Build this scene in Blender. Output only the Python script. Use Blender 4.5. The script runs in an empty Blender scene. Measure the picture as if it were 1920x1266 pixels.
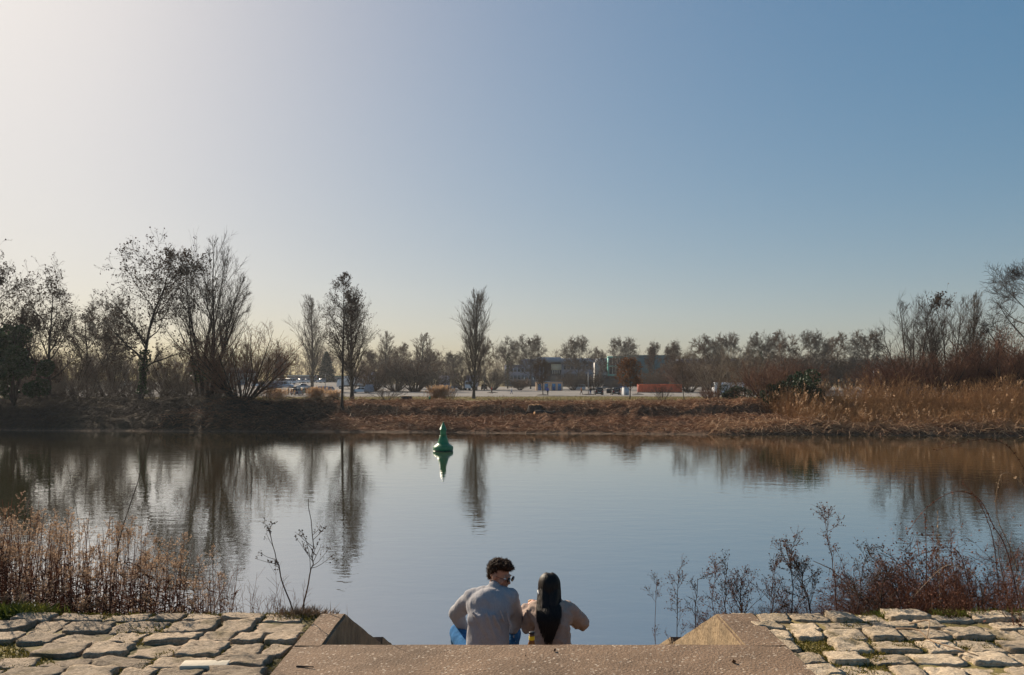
import bpy, bmesh, math, random
import numpy as np
from mathutils import Vector, Matrix, noise as mnoise

# ------------------------------------------------------------------ camera, sky, sun, exposure
HAZE = 0.00015
SC = bpy.context.scene
COL = SC.collection
FPX, CX, HY, CAMZ = 1500.0, 960.0, 714.0, 4.8      # focal length in photo pixels, principal column, horizon row, eye height over the water
cam_d = bpy.data.cameras.new("camera")
cam = bpy.data.objects.new("camera", cam_d); COL.objects.link(cam)
cam.location = (0, 0, CAMZ); cam.rotation_euler = (math.radians(90), 0, 0)
cam_d.sensor_width = 36.0; cam_d.lens = 36.0 * FPX / 1920.0
cam_d.shift_y = (HY - 633.0) / 1920.0
cam_d.clip_start = 0.1; cam_d.clip_end = 6000
SC.camera = cam
SUN_EL, SUN_AZ = 30.0, -40.0                         # degrees; azimuth measured from the view direction, left is negative
world = bpy.data.worlds.new("World"); SC.world = world; world.use_nodes = True
wn, wl = world.node_tree.nodes, world.node_tree.links
for n in list(wn): wn.remove(n)
w_out = wn.new("ShaderNodeOutputWorld"); w_bg = wn.new("ShaderNodeBackground"); w_sky = wn.new("ShaderNodeTexSky")
w_sky.sky_type = 'NISHITA'; w_sky.sun_disc = False
w_sky.sun_elevation = math.radians(SUN_EL); w_sky.sun_rotation = math.radians(SUN_AZ)
w_sky.altitude = 100; w_sky.air_density = 1.0; w_sky.dust_density = 1.8; w_sky.ozone_density = 3.0
w_bg.inputs["Strength"].default_value = 0.129
w_g = wn.new("ShaderNodeGamma"); w_g.inputs[1].default_value = 0.68        # the photograph's soft highlight roll-off, the whole dome alike
w_h = wn.new("ShaderNodeHueSaturation"); w_h.inputs["Saturation"].default_value = 1.62
w_t = wn.new("ShaderNodeMixRGB"); w_t.blend_type = 'MULTIPLY'; w_t.inputs[0].default_value = 1.0; w_t.inputs[2].default_value = (1.03, 0.995, 0.955, 1)
wl.new(w_sky.outputs[0], w_g.inputs[0]); wl.new(w_g.outputs[0], w_h.inputs["Color"]); wl.new(w_h.outputs[0], w_t.inputs[1])
w_m = wn.new("ShaderNodeMixRGB"); w_m.blend_type = 'MULTIPLY'; w_m.inputs[0].default_value = 1.0; w_m.inputs[2].default_value = (0.125, 0.125, 0.125, 1)
w_a = wn.new("ShaderNodeMixRGB"); w_a.blend_type = 'ADD'; w_a.inputs[0].default_value = 1.0; w_a.inputs[2].default_value = (1, 1, 1, 1)
w_d = wn.new("ShaderNodeMixRGB"); w_d.blend_type = 'DIVIDE'; w_d.inputs[0].default_value = 1.0
wl.new(w_t.outputs[0], w_m.inputs[1]); wl.new(w_m.outputs[0], w_a.inputs[1]); wl.new(w_t.outputs[0], w_d.inputs[1]); wl.new(w_a.outputs[0], w_d.inputs[2]); wl.new(w_d.outputs[0], w_bg.inputs["Color"])
wl.new(w_bg.outputs[0], w_out.inputs[0])
sun_d = bpy.data.lights.new("sun", 'SUN'); sun_d.energy = 5.0; sun_d.angle = math.radians(0.55); sun_d.color = (1.0, 0.86, 0.68)
sun = bpy.data.objects.new("sun", sun_d); COL.objects.link(sun)
_a, _e = math.radians(SUN_AZ), math.radians(SUN_EL)
SUNV = Vector((math.sin(_a) * math.cos(_e), math.cos(_a) * math.cos(_e), math.sin(_e)))
sun.rotation_euler = SUNV.to_track_quat('Z', 'Y').to_euler(); sun.location = (-30, 30, 60)
SC.view_settings.view_transform = 'Standard'; SC.view_settings.look = 'None'
SC.view_settings.exposure = 0.7; SC.view_settings.gamma = 1.0; SC.view_settings.use_curve_mapping = False
SC.cycles.volume_bounces = 0; SC.cycles.max_bounces = 8; SC.cycles.transparent_max_bounces = 8
SC.cycles.use_denoising = True

# ------------------------------------------------------------------ helpers
def X(px, d): return (px - CX) * d / FPX
def Z(py, d): return CAMZ - (py - HY) * d / FPX
def RNG(s): return np.random.default_rng(s)
def nrm(v): return v / np.maximum(np.linalg.norm(v, axis=-1, keepdims=True), 1e-9)
def smooth(a, b, t):
    t = np.clip((t - a) / (b - a), 0, 1); return t * t * (3 - 2 * t)
def vnoise(x, y, s=0):
    x = np.asarray(x, float); y = np.asarray(y, float)
    xi, yi = np.floor(x), np.floor(y); fx, fy = x - xi, y - yi
    fx, fy = fx * fx * (3 - 2 * fx), fy * fy * (3 - 2 * fy)
    def h(a, b):
        v = np.sin(a * 127.1 + b * 311.7 + s * 74.7) * 43758.5453; return v - np.floor(v)
    return (h(xi, yi) * (1 - fx) + h(xi + 1, yi) * fx) * (1 - fy) + (h(xi, yi + 1) * (1 - fx) + h(xi + 1, yi + 1) * fx) * fy

def mesh_np(name, V, F, smooth_shade=False):
    """V (n,3); F list of int arrays (m,k)"""
    me = bpy.data.meshes.new(name); V = np.asarray(V, np.float32)
    F = [np.asarray(f, np.int32) for f in F if len(f)]
    me.vertices.add(len(V)); me.vertices.foreach_set("co", V.ravel())
    nl = sum(f.size for f in F); npoly = sum(len(f) for f in F)
    me.loops.add(nl); me.polygons.add(npoly)
    me.loops.foreach_set("vertex_index", np.concatenate([f.ravel() for f in F]))
    tot = np.concatenate([np.full(len(f), f.shape[1], np.int32) for f in F])
    st = np.zeros(npoly, np.int32); st[1:] = np.cumsum(tot)[:-1]
    me.polygons.foreach_set("loop_start", st)
    try: me.polygons.foreach_set("loop_total", tot)
    except Exception: pass
    if smooth_shade: me.polygons.foreach_set("use_smooth", np.ones(npoly, bool))
    me.update(calc_edges=True); me.validate(verbose=False)
    return me

class MB:
    """collects pieces that become ONE mesh"""
    def __init__(s): s.V = []; s.F = {}; s.n = 0
    def add(s, V, *faces):
        V = np.asarray(V, float).reshape(-1, 3)
        for f in faces:
            f = np.asarray(f, int)
            if f.size: s.F.setdefault(f.shape[1], []).append(f + s.n)
        s.V.append(V); s.n += len(V); return s
    def loft(s, rings, cap0=True, cap1=True):
        rings = [np.asarray(r, float) for r in rings]; k = len(rings[0]); V = np.concatenate(rings)
        q = []
        for i in range(len(rings) - 1):
            for j in range(k):
                a, b = i * k + j, i * k + (j + 1) % k; q.append((a, b, b + k, a + k))
        s.add(V, q); base = s.n - len(V)
        if cap0: s.F.setdefault(k, []).append(np.array([list(range(k))[::-1]]) + base)
        if cap1: s.F.setdefault(k, []).append(np.array([list(range(k))]) + base + (len(rings) - 1) * k)
        return s
    def box(s, x0, x1, y0, y1, z0, z1):
        r = lambda z: [(x0, y0, z), (x1, y0, z), (x1, y1, z), (x0, y1, z)]
        return s.loft([r(z0), r(z1)])
    def lathe(s, prof, n=20, c=(0, 0, 0)):
        a = np.linspace(0, 2 * np.pi, n, endpoint=False)
        return s.loft([np.stack([c[0] + r * np.cos(a), c[1] + r * np.sin(a), np.full(n, c[2] + z)], 1) for r, z in prof])
    def tubes(s, P, R, sides=3, cap=False):
        P = np.asarray(P, float); R = np.asarray(R, float); N, K, _ = P.shape
        if N == 0: return s
        T = nrm(np.gradient(P, axis=1)); ov = nrm(P[:, -1] - P[:, 0])
        ref = np.where(np.abs(ov[:, 2:3]) < 0.8, np.array([[0, 0, 1.0]]), np.array([[1.0, 0.13, 0]]))
        ref = nrm(np.cross(ov, ref))
        U = nrm(np.cross(T, ref[:, None, :])); W = np.cross(T, U)
        a = np.linspace(0, 2 * np.pi, sides, endpoint=False)
        V = P[:, :, None, :] + R[:, :, None, None] * (np.cos(a)[None, None, :, None] * U[:, :, None, :] + np.sin(a)[None, None, :, None] * W[:, :, None, :])
        n, k, j = np.meshgrid(np.arange(N), np.arange(K - 1), np.arange(sides), indexing='ij'); j2 = (j + 1) % sides
        b = n * K * sides
        Fq = np.stack([b + k * sides + j, b + k * sides + j2, b + (k + 1) * sides + j2, b + (k + 1) * sides + j], -1).reshape(-1, 4)
        s.add(V.reshape(-1, 3), Fq)
        if cap:
            base = s.n - N * K * sides
            s.F.setdefault(sides, []).append(np.arange(N)[:, None] * K * sides + np.arange(sides)[::-1][None] + base)
            s.F.setdefault(sides, []).append(np.arange(N)[:, None] * K * sides + (K - 1) * sides + np.arange(sides)[None] + base)
        return s
    def flecks(s, C, size, rng, aspect=1.6, bias=None):
        """small leaf faces, one bent quad each, random orientation"""
        C = np.asarray(C, float); N = len(C)
        if N == 0: return s
        u = rng.normal(size=(N, 3))
        if bias is not None: u = u + np.asarray(bias) * 1.5
        u = nrm(u); v = nrm(np.cross(u, rng.normal(size=(N, 3)))); w = np.cross(u, v)
        sz = (np.asarray(size) * rng.uniform(0.6, 1.4, N))[:, None]
        V = np.stack([C - u * sz * aspect, C + v * sz + w * sz * 0.25, C + u * sz * aspect, C - v * sz + w * sz * 0.25], 1)
        i = np.arange(N)[:, None] * 4
        return s.add(V.reshape(-1, 3), np.concatenate([i, i + 1, i + 2, i + 3], 1))
    def mesh(s, name, sm=False):
        return mesh_np(name, np.concatenate(s.V), [np.concatenate(f) for f in s.F.values()], sm)
    def build(s, name, mat, parent=None, sm=False, bevel=0):
        return link(name, s.mesh(name, sm), mat, parent, bevel)

def link(name, me, mat=None, parent=None, bevel=0):
    o = bpy.data.objects.new(name, me); COL.objects.link(o)
    if mat is not None and len(me.materials) == 0: me.materials.append(mat)
    if parent is not None: o.parent = parent
    if bevel:
        b = o.modifiers.new("bevel", 'BEVEL'); b.width = bevel; b.segments = 2; b.limit_method = 'ANGLE'
    return o
def tag(o, label=None, cat=None, group=None, kind=None):
    if label: o["label"] = label
    if cat: o["category"] = cat
    if group: o["group"] = group
    if kind: o["kind"] = kind
    return o
def empty(name, loc=(0, 0, 0), rz=0, label=None, cat=None, group=None):
    o = bpy.data.objects.new(name, None); COL.objects.link(o); o.empty_display_size = 0.2
    o.location = loc; o.rotation_euler = (0, 0, rz); return tag(o, label, cat, group)
def copy_tree(root, loc, rz, scale, label, cat=None, group=None):
    r = root.copy(); COL.objects.link(r); r.location = loc; r.rotation_euler = (0, 0, rz); r.scale = scale
    tag(r, label, cat, group)
    for ch in root.children:
        c = ch.copy(); COL.objects.link(c); c.parent = r
        for g in ch.children:
            e = g.copy(); COL.objects.link(e); e.parent = c
    return r

# ------------------------------------------------------------------ materials
def rgb(c): return (c[0], c[1], c[2], 1)
def mat(name, col, rough=0.8, var=0.25, scale=8.0, col2=None, bump=0.0, bscale=None, metal=0, spec=0.3, rnd=0.0, stretch=(1, 1, 1), trans=0.0, detail=5, bdist=0.02):
    m = bpy.data.materials.new(name); m.use_nodes = True
    nt = m.node_tree; N, L = nt.nodes, nt.links; b = N["Principled BSDF"]
    b.inputs["Roughness"].default_value = rough; b.inputs["Metallic"].default_value = metal
    b.inputs["Specular IOR Level"].default_value = spec
    tc = N.new("ShaderNodeTexCoord"); mp = N.new("ShaderNodeMapping"); mp.inputs["Scale"].default_value = stretch
    L.new(tc.outputs["Object"], mp.inputs[0])
    nz = N.new("ShaderNodeTexNoise"); nz.inputs["Scale"].default_value = scale; nz.inputs["Detail"].default_value = detail; nz.inputs["Roughness"].default_value = 0.65
    L.new(mp.outputs[0], nz.inputs["Vector"])
    cr = N.new("ShaderNodeValToRGB"); c2 = col2 or [min(1, c * (1 + var)) for c in col]; c1 = [c * (1 - var) for c in col] if col2 is None else col
    cr.color_ramp.elements[0].position = 0.32; cr.color_ramp.elements[1].position = 0.68
    cr.color_ramp.elements[0].color = rgb(c1); cr.color_ramp.elements[1].color = rgb(c2)
    L.new(nz.outputs["Fac"], cr.inputs[0]); out = cr.outputs[0]
    if rnd:
        oi = N.new("ShaderNodeObjectInfo"); mr = N.new("ShaderNodeMapRange"); hs = N.new("ShaderNodeHueSaturation")
        mr.inputs["To Min"].default_value = 1 - rnd; mr.inputs["To Max"].default_value = 1 + rnd
        L.new(oi.outputs["Random"], mr.inputs["Value"]); L.new(mr.outputs[0], hs.inputs["Value"]); L.new(out, hs.inputs["Color"]); out = hs.outputs[0]
    L.new(out, b.inputs["Base Color"])
    if bump:
        n2 = N.new("ShaderNodeTexNoise"); n2.inputs["Scale"].default_value = bscale or scale * 2; n2.inputs["Detail"].default_value = 6
        L.new(mp.outputs[0], n2.inputs["Vector"]); bp = N.new("ShaderNodeBump"); bp.inputs["Strength"].default_value = bump; bp.inputs["Distance"].default_value = bdist
        L.new(n2.outputs["Fac"], bp.inputs["Height"]); L.new(bp.outputs[0], b.inputs["Normal"])
    if trans:
        tr = N.new("ShaderNodeBsdfTranslucent"); mx = N.new("ShaderNodeMixShader"); mx.inputs[0].default_value = trans
        L.new(out, tr.inputs["Color"]); L.new(b.outputs[0], mx.inputs[1]); L.new(tr.outputs[0], mx.inputs[2]); L.new(mx.outputs[0], N["Material Output"].inputs[0])
    return m

M = {}
M['bark_dark'] = mat('bark_dark', (0.040, 0.030, 0.024), 0.9, 0.35, 3.0, bump=0.4)
M['bark'] = mat('bark', (0.060, 0.045, 0.035), 0.9, 0.35, 3.0, bump=0.4)
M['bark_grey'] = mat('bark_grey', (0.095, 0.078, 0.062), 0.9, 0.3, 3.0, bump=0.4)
M['bark_pale'] = mat('bark_pale', (0.24, 0.19, 0.13), 0.85, 0.3, 3.0)
M['twig_dark'] = mat('twig_dark', (0.045, 0.030, 0.022), 0.85, 0.25, 2.0)
M['twig_brown'] = mat('twig_brown', (0.125, 0.080, 0.052), 0.85, 0.3, 1.5)
M['twig_red'] = mat('twig_red', (0.15, 0.068, 0.038), 0.85, 0.3, 1.5)
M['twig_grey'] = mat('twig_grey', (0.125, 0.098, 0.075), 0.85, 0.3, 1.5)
M['ivy'] = mat('ivy', (0.020, 0.042, 0.012), 0.55, 0.5, 2.0, trans=0.2)
M['conifer'] = mat('conifer', (0.020, 0.034, 0.022), 0.8, 0.4, 2.0)
M['dead_leaf'] = mat('dead_leaf', (0.055, 0.032, 0.02), 0.8, 0.4, 2.0, trans=0.15)
M['orange_leaf'] = mat('orange_leaf', (0.17, 0.062, 0.014), 0.8, 0.45, 1.0, trans=0.3)
M['reed'] = mat('reed', (0.36, 0.20, 0.085), 0.8, 0.35, 1.2, trans=0.3)
M['reed_plume'] = mat('reed_plume', (0.46, 0.31, 0.19), 0.9, 0.25, 3.0, trans=0.45)
M['straw'] = mat('straw', (0.34, 0.19, 0.10), 0.75, 0.45, 0.7, col2=(0.66, 0.46, 0.29), trans=0.3)
M['brash'] = mat('brash', (0.12, 0.055, 0.03), 0.8, 0.4, 0.6, col2=(0.38, 0.20, 0.11), trans=0.2)
M['grass'] = mat('grass', (0.085, 0.12, 0.018), 0.7, 0.4, 5.0, col2=(0.20, 0.18, 0.035), trans=0.35)
M['moss'] = mat('moss', (0.10, 0.095, 0.015), 0.9, 0.4, 9.0, col2=(0.22, 0.17, 0.04), trans=0.2)
M['stem_red'] = mat('stem_red', (0.115, 0.042, 0.022), 0.8, 0.4, 3.0, trans=0.15)
M['stem_dark'] = mat('stem_dark', (0.045, 0.028, 0.02), 0.8, 0.3, 4.0)
M['stem_tan'] = mat('stem_tan', (0.26, 0.17, 0.10), 0.8, 0.3, 4.0)
M['fluff'] = mat('fluff', (0.26, 0.165, 0.105), 0.95, 0.3, 5.0, col2=(0.46, 0.33, 0.23), trans=0.4)

def concrete(name, base=(0.165, 0.106, 0.066)):
    m = mat(name, base, 0.9, 0.32, 2.2, bump=0.6, bscale=60, detail=8)
    nt = m.node_tree; N, L = nt.nodes, nt.links; b = N["Principled BSDF"]; tc = N["Texture Coordinate"]
    src = b.inputs["Base Color"].links[0].from_socket
    def specks(scale, thr, col, prev, w=1.0):
        v = N.new("ShaderNodeTexVoronoi"); v.inputs["Scale"].default_value = scale; L.new(tc.outputs["Object"], v.inputs["Vector"])
        r = N.new("ShaderNodeValToRGB"); r.color_ramp.elements[0].position = thr; r.color_ramp.elements[1].position = thr * 1.35
        r.color_ramp.elements[0].color = (1, 1, 1, 1); r.color_ramp.elements[1].color = (0, 0, 0, 1); L.new(v.outputs["Distance"], r.inputs[0])
        g = N.new("ShaderNodeTexNoise"); g.inputs["Scale"].default_value = scale * 0.35; L.new(tc.outputs["Object"], g.inputs["Vector"])
        r2 = N.new("ShaderNodeValToRGB"); r2.color_ramp.elements[0].position = 0.47; r2.color_ramp.elements[1].position = 0.56; L.new(g.outputs["Fac"], r2.inputs[0])
        mu = N.new("ShaderNodeMath"); mu.operation = 'MULTIPLY'; L.new(r.outputs[0], mu.inputs[0]); L.new(r2.outputs[0], mu.inputs[1])
        m2 = N.new("ShaderNodeMath"); m2.operation = 'MULTIPLY'; m2.inputs[1].default_value = w; L.new(mu.outputs[0], m2.inputs[0])
        mx = N.new("ShaderNodeMixRGB"); mx.inputs[2].default_value = rgb(col); L.new(m2.outputs[0], mx.inputs[0]); L.new(prev, mx.inputs[1]); return mx.outputs[0]
    o = specks(95, 0.26, (0.46, 0.36, 0.27), src, 0.55)
    o = specks(34, 0.23, (0.52, 0.44, 0.35), o, 0.6)
    o = specks(70, 0.18, (0.10, 0.075, 0.055), o, 0.8)
    L.new(o, b.inputs["Base Color"]); return m
M['concrete'] = concrete('concrete')
M['concrete_side'] = mat('concrete_side', (0.22, 0.158, 0.092), 0.9, 0.38, 7.0, bump=1.0, bscale=26, detail=9, stretch=(1, 1, 1))
def stone(name, base, hi):
    m = mat(name, base, 0.9, 0.3, 14.0, col2=hi, rnd=0.30, detail=9)
    nt = m.node_tree; N, L = nt.nodes, nt.links; b = N["Principled BSDF"]; tc = N["Texture Coordinate"]
    geo = N.new("ShaderNodeNewGeometry"); mp = N.new("ShaderNodeMapping"); mp.inputs["Scale"].default_value = (1, 1.7, 3); L.new(geo.outputs["Position"], mp.inputs[0])
    n1 = N.new("ShaderNodeTexNoise"); n1.inputs["Scale"].default_value = 22; n1.inputs["Detail"].default_value = 8; n1.inputs["Roughness"].default_value = 0.7; n1.inputs["Distortion"].default_value = 0.8
    L.new(mp.outputs[0], n1.inputs["Vector"]); bp = N.new("ShaderNodeBump"); bp.inputs["Strength"].default_value = 1.0; bp.inputs["Distance"].default_value = 0.028
    L.new(n1.outputs["Fac"], bp.inputs["Height"])
    nf = N.new("ShaderNodeTexNoise"); nf.inputs["Scale"].default_value = 90; nf.inputs["Detail"].default_value = 6; L.new(mp.outputs[0], nf.inputs["Vector"]); bf = N.new("ShaderNodeBump"); bf.inputs["Strength"].default_value = 0.9; bf.inputs["Distance"].default_value = 0.007
    L.new(nf.outputs["Fac"], bf.inputs["Height"]); L.new(bp.outputs[0], bf.inputs["Normal"]); L.new(bf.outputs[0], b.inputs["Normal"])
    # lichen and dirt blotches
    n2 = N.new("ShaderNodeTexNoise"); n2.inputs["Scale"].default_value = 5; n2.inputs["Detail"].default_value = 6; L.new(geo.outputs["Position"], n2.inputs["Vector"])
    r = N.new("ShaderNodeValToRGB"); r.color_ramp.elements[0].position = 0.56; r.color_ramp.elements[1].position = 0.72; L.new(n2.outputs["Fac"], r.inputs[0])
    mx = N.new("ShaderNodeMixRGB"); mx.inputs[2].default_value = (0.17, 0.13, 0.06, 1); L.new(r.outputs[0], mx.inputs[0])
    L.new(b.inputs["Base Color"].links[0].from_socket, mx.inputs[1]); L.new(mx.outputs[0], b.inputs["Base Color"]); return m
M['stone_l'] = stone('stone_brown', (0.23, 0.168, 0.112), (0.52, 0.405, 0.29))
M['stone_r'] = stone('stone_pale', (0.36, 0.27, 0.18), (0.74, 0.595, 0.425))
M['stone_pale'] = mat('stone_cream', (0.52, 0.46, 0.36), 0.85, 0.12, 10, bump=0.3)
M['bed'] = mat('joint_soil', (0.10, 0.075, 0.045), 0.95, 0.4, 9.0, col2=(0.15, 0.125, 0.035), bump=0.8, bscale=50, detail=8)

# ------------------------------------------------------------------ terrain
def shore(x): return 73.3 - 0.085 * x + 1.3 * (vnoise(x * 0.11, x * 0 + 3.1, 5) - 0.5) + 0.7 * (vnoise(x * 0.6, x * 0 + 1.7, 6) - 0.5)
SLOPE = 0.456
def gz(x, y):
    x = np.asarray(x, float); y = np.asarray(y, float)
    near = np.where(y < 5.62, 3.12, 3.12 - 0.62 * (y - 5.62)) + 0.07 * (vnoise(x * 2.2, y * 2.2, 9) - 0.5) * (y > 5.7)
    st = smooth(-1.32, -1.22, x) * (1 - smooth(1.55, 1.65, x)) * (y > 3.0)
    near = near - st * 0.75
    t = y - shore(x)
    n1 = vnoise(x * 0.22, y * 0.3, 1) - 0.5; n2 = vnoise(x * 0.8, y * 0.9, 2) - 0.5; n3 = vnoise(x * 2.3, y * 2.3, 3) - 0.5
    left = smooth(-18, -30, x)
    z = -0.9 + smooth(-6, 0.0, t) * 0.9 + smooth(0, 1.4, t) * (0.28 + 0.3 * smooth(14, 26, x)) + smooth(1.5, 12, t) * 0.5 + smooth(13.0, 15.4, t + 1.6 * n1) * 1.2
    z = z + left * smooth(0.3, 3.2, t) * (1 - smooth(13, 17, t)) * 1.25
    amp = smooth(0.2, 3, t) * (1 - 0.85 * smooth(24, 40, t))
    z = z + amp * (0.55 * n1 + 0.55 * n2 + 0.30 * n3)
    flat = 1.98 - 0.35 * smooth(30, 70, t) + 0.75 * smooth(165, 330, y) + 1.7 * smooth(-25, -62, x) * smooth(185, 285, y)
    z = np.where(t > 19.5, z * (1 - smooth(19.5, 34, t)) + flat * smooth(19.5, 34, t), z)
    return np.where(y < 40, np.maximum(near, -1.2), z)
def gz1(x, y): return float(gz(np.array([x]), np.array([y]))[0])

xs = np.unique(np.concatenate([np.linspace(-900, -120, 27), np.linspace(-120, -62, 40), np.arange(-62, 62, 0.42), np.linspace(62, 120, 40), np.linspace(120, 900, 27),
                               np.array([-1.30, -1.22, 1.56, 1.64]), np.arange(-6, 6, 0.25)]))
ys = np.unique(np.concatenate([np.linspace(-40, 3, 12), np.arange(3, 14, 0.25), np.linspace(14, 62, 20), np.arange(62, 104, 0.33), np.linspace(104, 170, 50), np.linspace(170, 420, 40), np.linspace(420, 2500, 25)]))
gx, gy = np.meshgrid(xs, ys); gv = np.stack([gx.ravel(), gy.ravel(), gz(gx, gy).ravel()], 1)
nx, ny = len(xs), len(ys); ii, jj = np.meshgrid(np.arange(nx - 1), np.arange(ny - 1)); q = (jj * nx + ii).ravel()
ground_me = mesh_np("ground", gv, [np.stack([q, q + 1, q + 1 + nx, q + nx], 1)], True)
gm = bpy.data.materials.new("ground"); gm.use_nodes = True
def ground_mat(m):
    N, L = m.node_tree.nodes, m.node_tree.links; b = N["Principled BSDF"]; b.inputs["Roughness"].default_value = 0.95; b.inputs["Specular IOR Level"].default_value = 0.15
    g = N.new("ShaderNodeNewGeometry"); sp = N.new("ShaderNodeSeparateXYZ"); L.new(g.outputs["Position"], sp.inputs[0])
    def noise(sc, det=7, rough=0.65):
        n = N.new("ShaderNodeTexNoise"); n.inputs["Scale"].default_value = sc; n.inputs["Detail"].default_value = det; n.inputs["Roughness"].default_value = rough
        L.new(g.outputs["Position"], n.inputs["Vector"]); return n.outputs["Fac"]
    def ramp(f, c1, c2, p1=0.35, p2=0.65):
        r = N.new("ShaderNodeValToRGB"); r.color_ramp.elements[0].position = p1; r.color_ramp.elements[1].position = p2
        r.color_ramp.elements[0].color = rgb(c1); r.color_ramp.elements[1].color = rgb(c2); L.new(f, r.inputs[0]); return r.outputs[0]
    def mixc(f, a, c):
        x = N.new("ShaderNodeMixRGB"); L.new(f, x.inputs[0]); L.new(a, x.inputs[1]); L.new(c, x.inputs[2]); return x.outputs[0]
    def step(sock, a, c, wob=None, amp=0.0):
        if wob is not None:
            ma = N.new("ShaderNodeMath"); ma.operation = 'MULTIPLY_ADD'; ma.inputs[1].default_value = amp; L.new(wob, ma.inputs[0]); L.new(sock, ma.inputs[2]); sock = ma.outputs[0]
        r = N.new("ShaderNodeMapRange"); r.inputs["From Min"].default_value = a; r.inputs["From Max"].default_value = c; L.new(sock, r.inputs["Value"]); return r.outputs[0]
    soil = ramp(noise(7), (0.07, 0.05, 0.025), (0.12, 0.11, 0.03))
    litter = ramp(noise(1.9, 10, 0.75), (0.060, 0.032, 0.018), (0.34, 0.175, 0.095), 0.38, 0.64)
    meadow = ramp(noise(0.35), (0.115, 0.10, 0.030), (0.19, 0.135, 0.055))
    wob = noise(0.25)
    c = mixc(step(sp.outputs["Y"], 40, 50), soil, litter)
    c = mixc(step(sp.outputs["Y"], 117, 122, wob, 8.0), c, meadow)
    painted_shade = ramp(noise(2.6, 9, 0.7), (0.028, 0.020, 0.012), (0.085, 0.055, 0.030)); lw = step(sp.outputs["X"], -17, -27, wob, 9.0); yb = step(sp.outputs["Y"], 45, 50); ml = N.new("ShaderNodeMath"); ml.operation = 'MULTIPLY'; L.new(lw, ml.inputs[0]); L.new(yb, ml.inputs[1])  # left bank litter coloured darker to paint in the shade under the trees
    yc = step(sp.outputs["Y"], 118, 108); m3 = N.new("ShaderNodeMath"); m3.operation = 'MULTIPLY'; L.new(ml.outputs[0], m3.inputs[0]); L.new(yc, m3.inputs[1]); c = mixc(m3.outputs[0], c, painted_shade)
    mud = ramp(noise(3.0), (0.06, 0.040, 0.025), (0.17, 0.105, 0.068))
    zz = step(sp.outputs["Z"], 0.40, 0.15, noise(1.2), 0.25); yy = step(sp.outputs["Y"], 45, 50)
    mu = N.new("ShaderNodeMath"); mu.operation = 'MULTIPLY'; L.new(zz, mu.inputs[0]); L.new(yy, mu.inputs[1])
    c = mixc(mu.outputs[0], c, mud)
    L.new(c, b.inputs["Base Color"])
    bp = N.new("ShaderNodeBump"); bp.inputs["Strength"].default_value = 0.9; bp.inputs["Distance"].default_value = 0.3
    L.new(noise(4.5, 9, 0.75), bp.inputs["Height"]); L.new(bp.outputs[0], b.inputs["Normal"])
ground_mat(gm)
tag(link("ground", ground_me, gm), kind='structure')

# parking lot: compacted pale gravel, a sheet just above the ground
lx = np.linspace(-260, 260, 105); ly = np.linspace(158, 318, 60); a, b = np.meshgrid(lx, ly)
b = b + (vnoise(a * 0.09, b * 0 + 2, 12) - 0.5) * 6 * (b < 160)
lv = np.stack([a.ravel(), b.ravel(), gz(a, b).ravel() + 0.03], 1); n_ = len(lx)
ii, jj = np.meshgrid(np.arange(n_ - 1), np.arange(len(ly) - 1)); q = (jj * n_ + ii).ravel()
M['lot'] = mat('lot_gravel', (0.215, 0.20, 0.185), 1.0, 0.25, 0.15, detail=8, spec=0.03)
tag(link("parking_lot", mesh_np("parking_lot", lv, [np.stack([q, q + 1, q + 1 + n_, q + n_], 1)], True), M['lot']), kind='structure')

# river
wm = bpy.data.materials.new("water"); wm.use_nodes = True
def water_mat(m):
    N, L = m.node_tree.nodes, m.node_tree.links; b = N["Principled BSDF"]
    b.inputs["Base Color"].default_value = (0.045, 0.036, 0.015, 1); b.inputs["Roughness"].default_value = 0.0; b.inputs["IOR"].default_value = 1.5
    g = N.new("ShaderNodeNewGeometry")
    def layer(sx, sy, sc, det, rot=0.0):
        mp = N.new("ShaderNodeMapping"); mp.inputs["Scale"].default_value = (sx, sy, 1); mp.inputs["Rotation"].default_value = (0, 0, rot); L.new(g.outputs["Position"], mp.inputs[0])
        n = N.new("ShaderNodeTexNoise"); n.inputs["Scale"].default_value = sc; n.inputs["Detail"].default_value = det; n.inputs["Roughness"].default_value = 0.5; n.inputs["Distortion"].default_value = 0.3
        L.new(mp.outputs[0], n.inputs["Vector"]); return n.outputs["Fac"]
    f1 = layer(0.55, 1.3, 1.1, 2, 0.25); f2 = layer(0.8, 1.2, 3.2, 2, -0.2); f3 = layer(1, 1, 0.05, 2)
    b1 = N.new("ShaderNodeBump"); b1.inputs["Distance"].default_value = 0.0085
    r = N.new("ShaderNodeMapRange"); r.inputs["From Min"].default_value = 0.38; r.inputs["From Max"].default_value = 0.66; r.inputs["To Min"].default_value = 0.5; r.inputs["To Max"].default_value = 1.0
    L.new(f3, r.inputs["Value"]); L.new(r.outputs[0], b1.inputs["Strength"]); L.new(f1, b1.inputs["Height"])
    b2 = N.new("ShaderNodeBump"); b2.inputs["Distance"].default_value = 0.0030; b2.inputs["Strength"].default_value = 1.0; L.new(f2, b2.inputs["Height"]); L.new(b1.outputs[0], b2.inputs["Normal"])
    L.new(b2.outputs[0], b.inputs["Normal"])
    gl = N.new("ShaderNodeBsdfGlossy"); gl.inputs["Roughness"].default_value = 0.0; gl.inputs["Color"].default_value = (0.98, 0.97, 0.95, 1); L.new(b2.outputs[0], gl.inputs["Normal"])
    mx = N.new("ShaderNodeMixShader"); mx.inputs[0].default_value = 0.55; L.new(b.outputs[0], mx.inputs[1]); L.new(gl.outputs[0], mx.inputs[2]); L.new(mx.outputs[0], N["Material Output"].inputs[0])
water_mat(wm)
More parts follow.
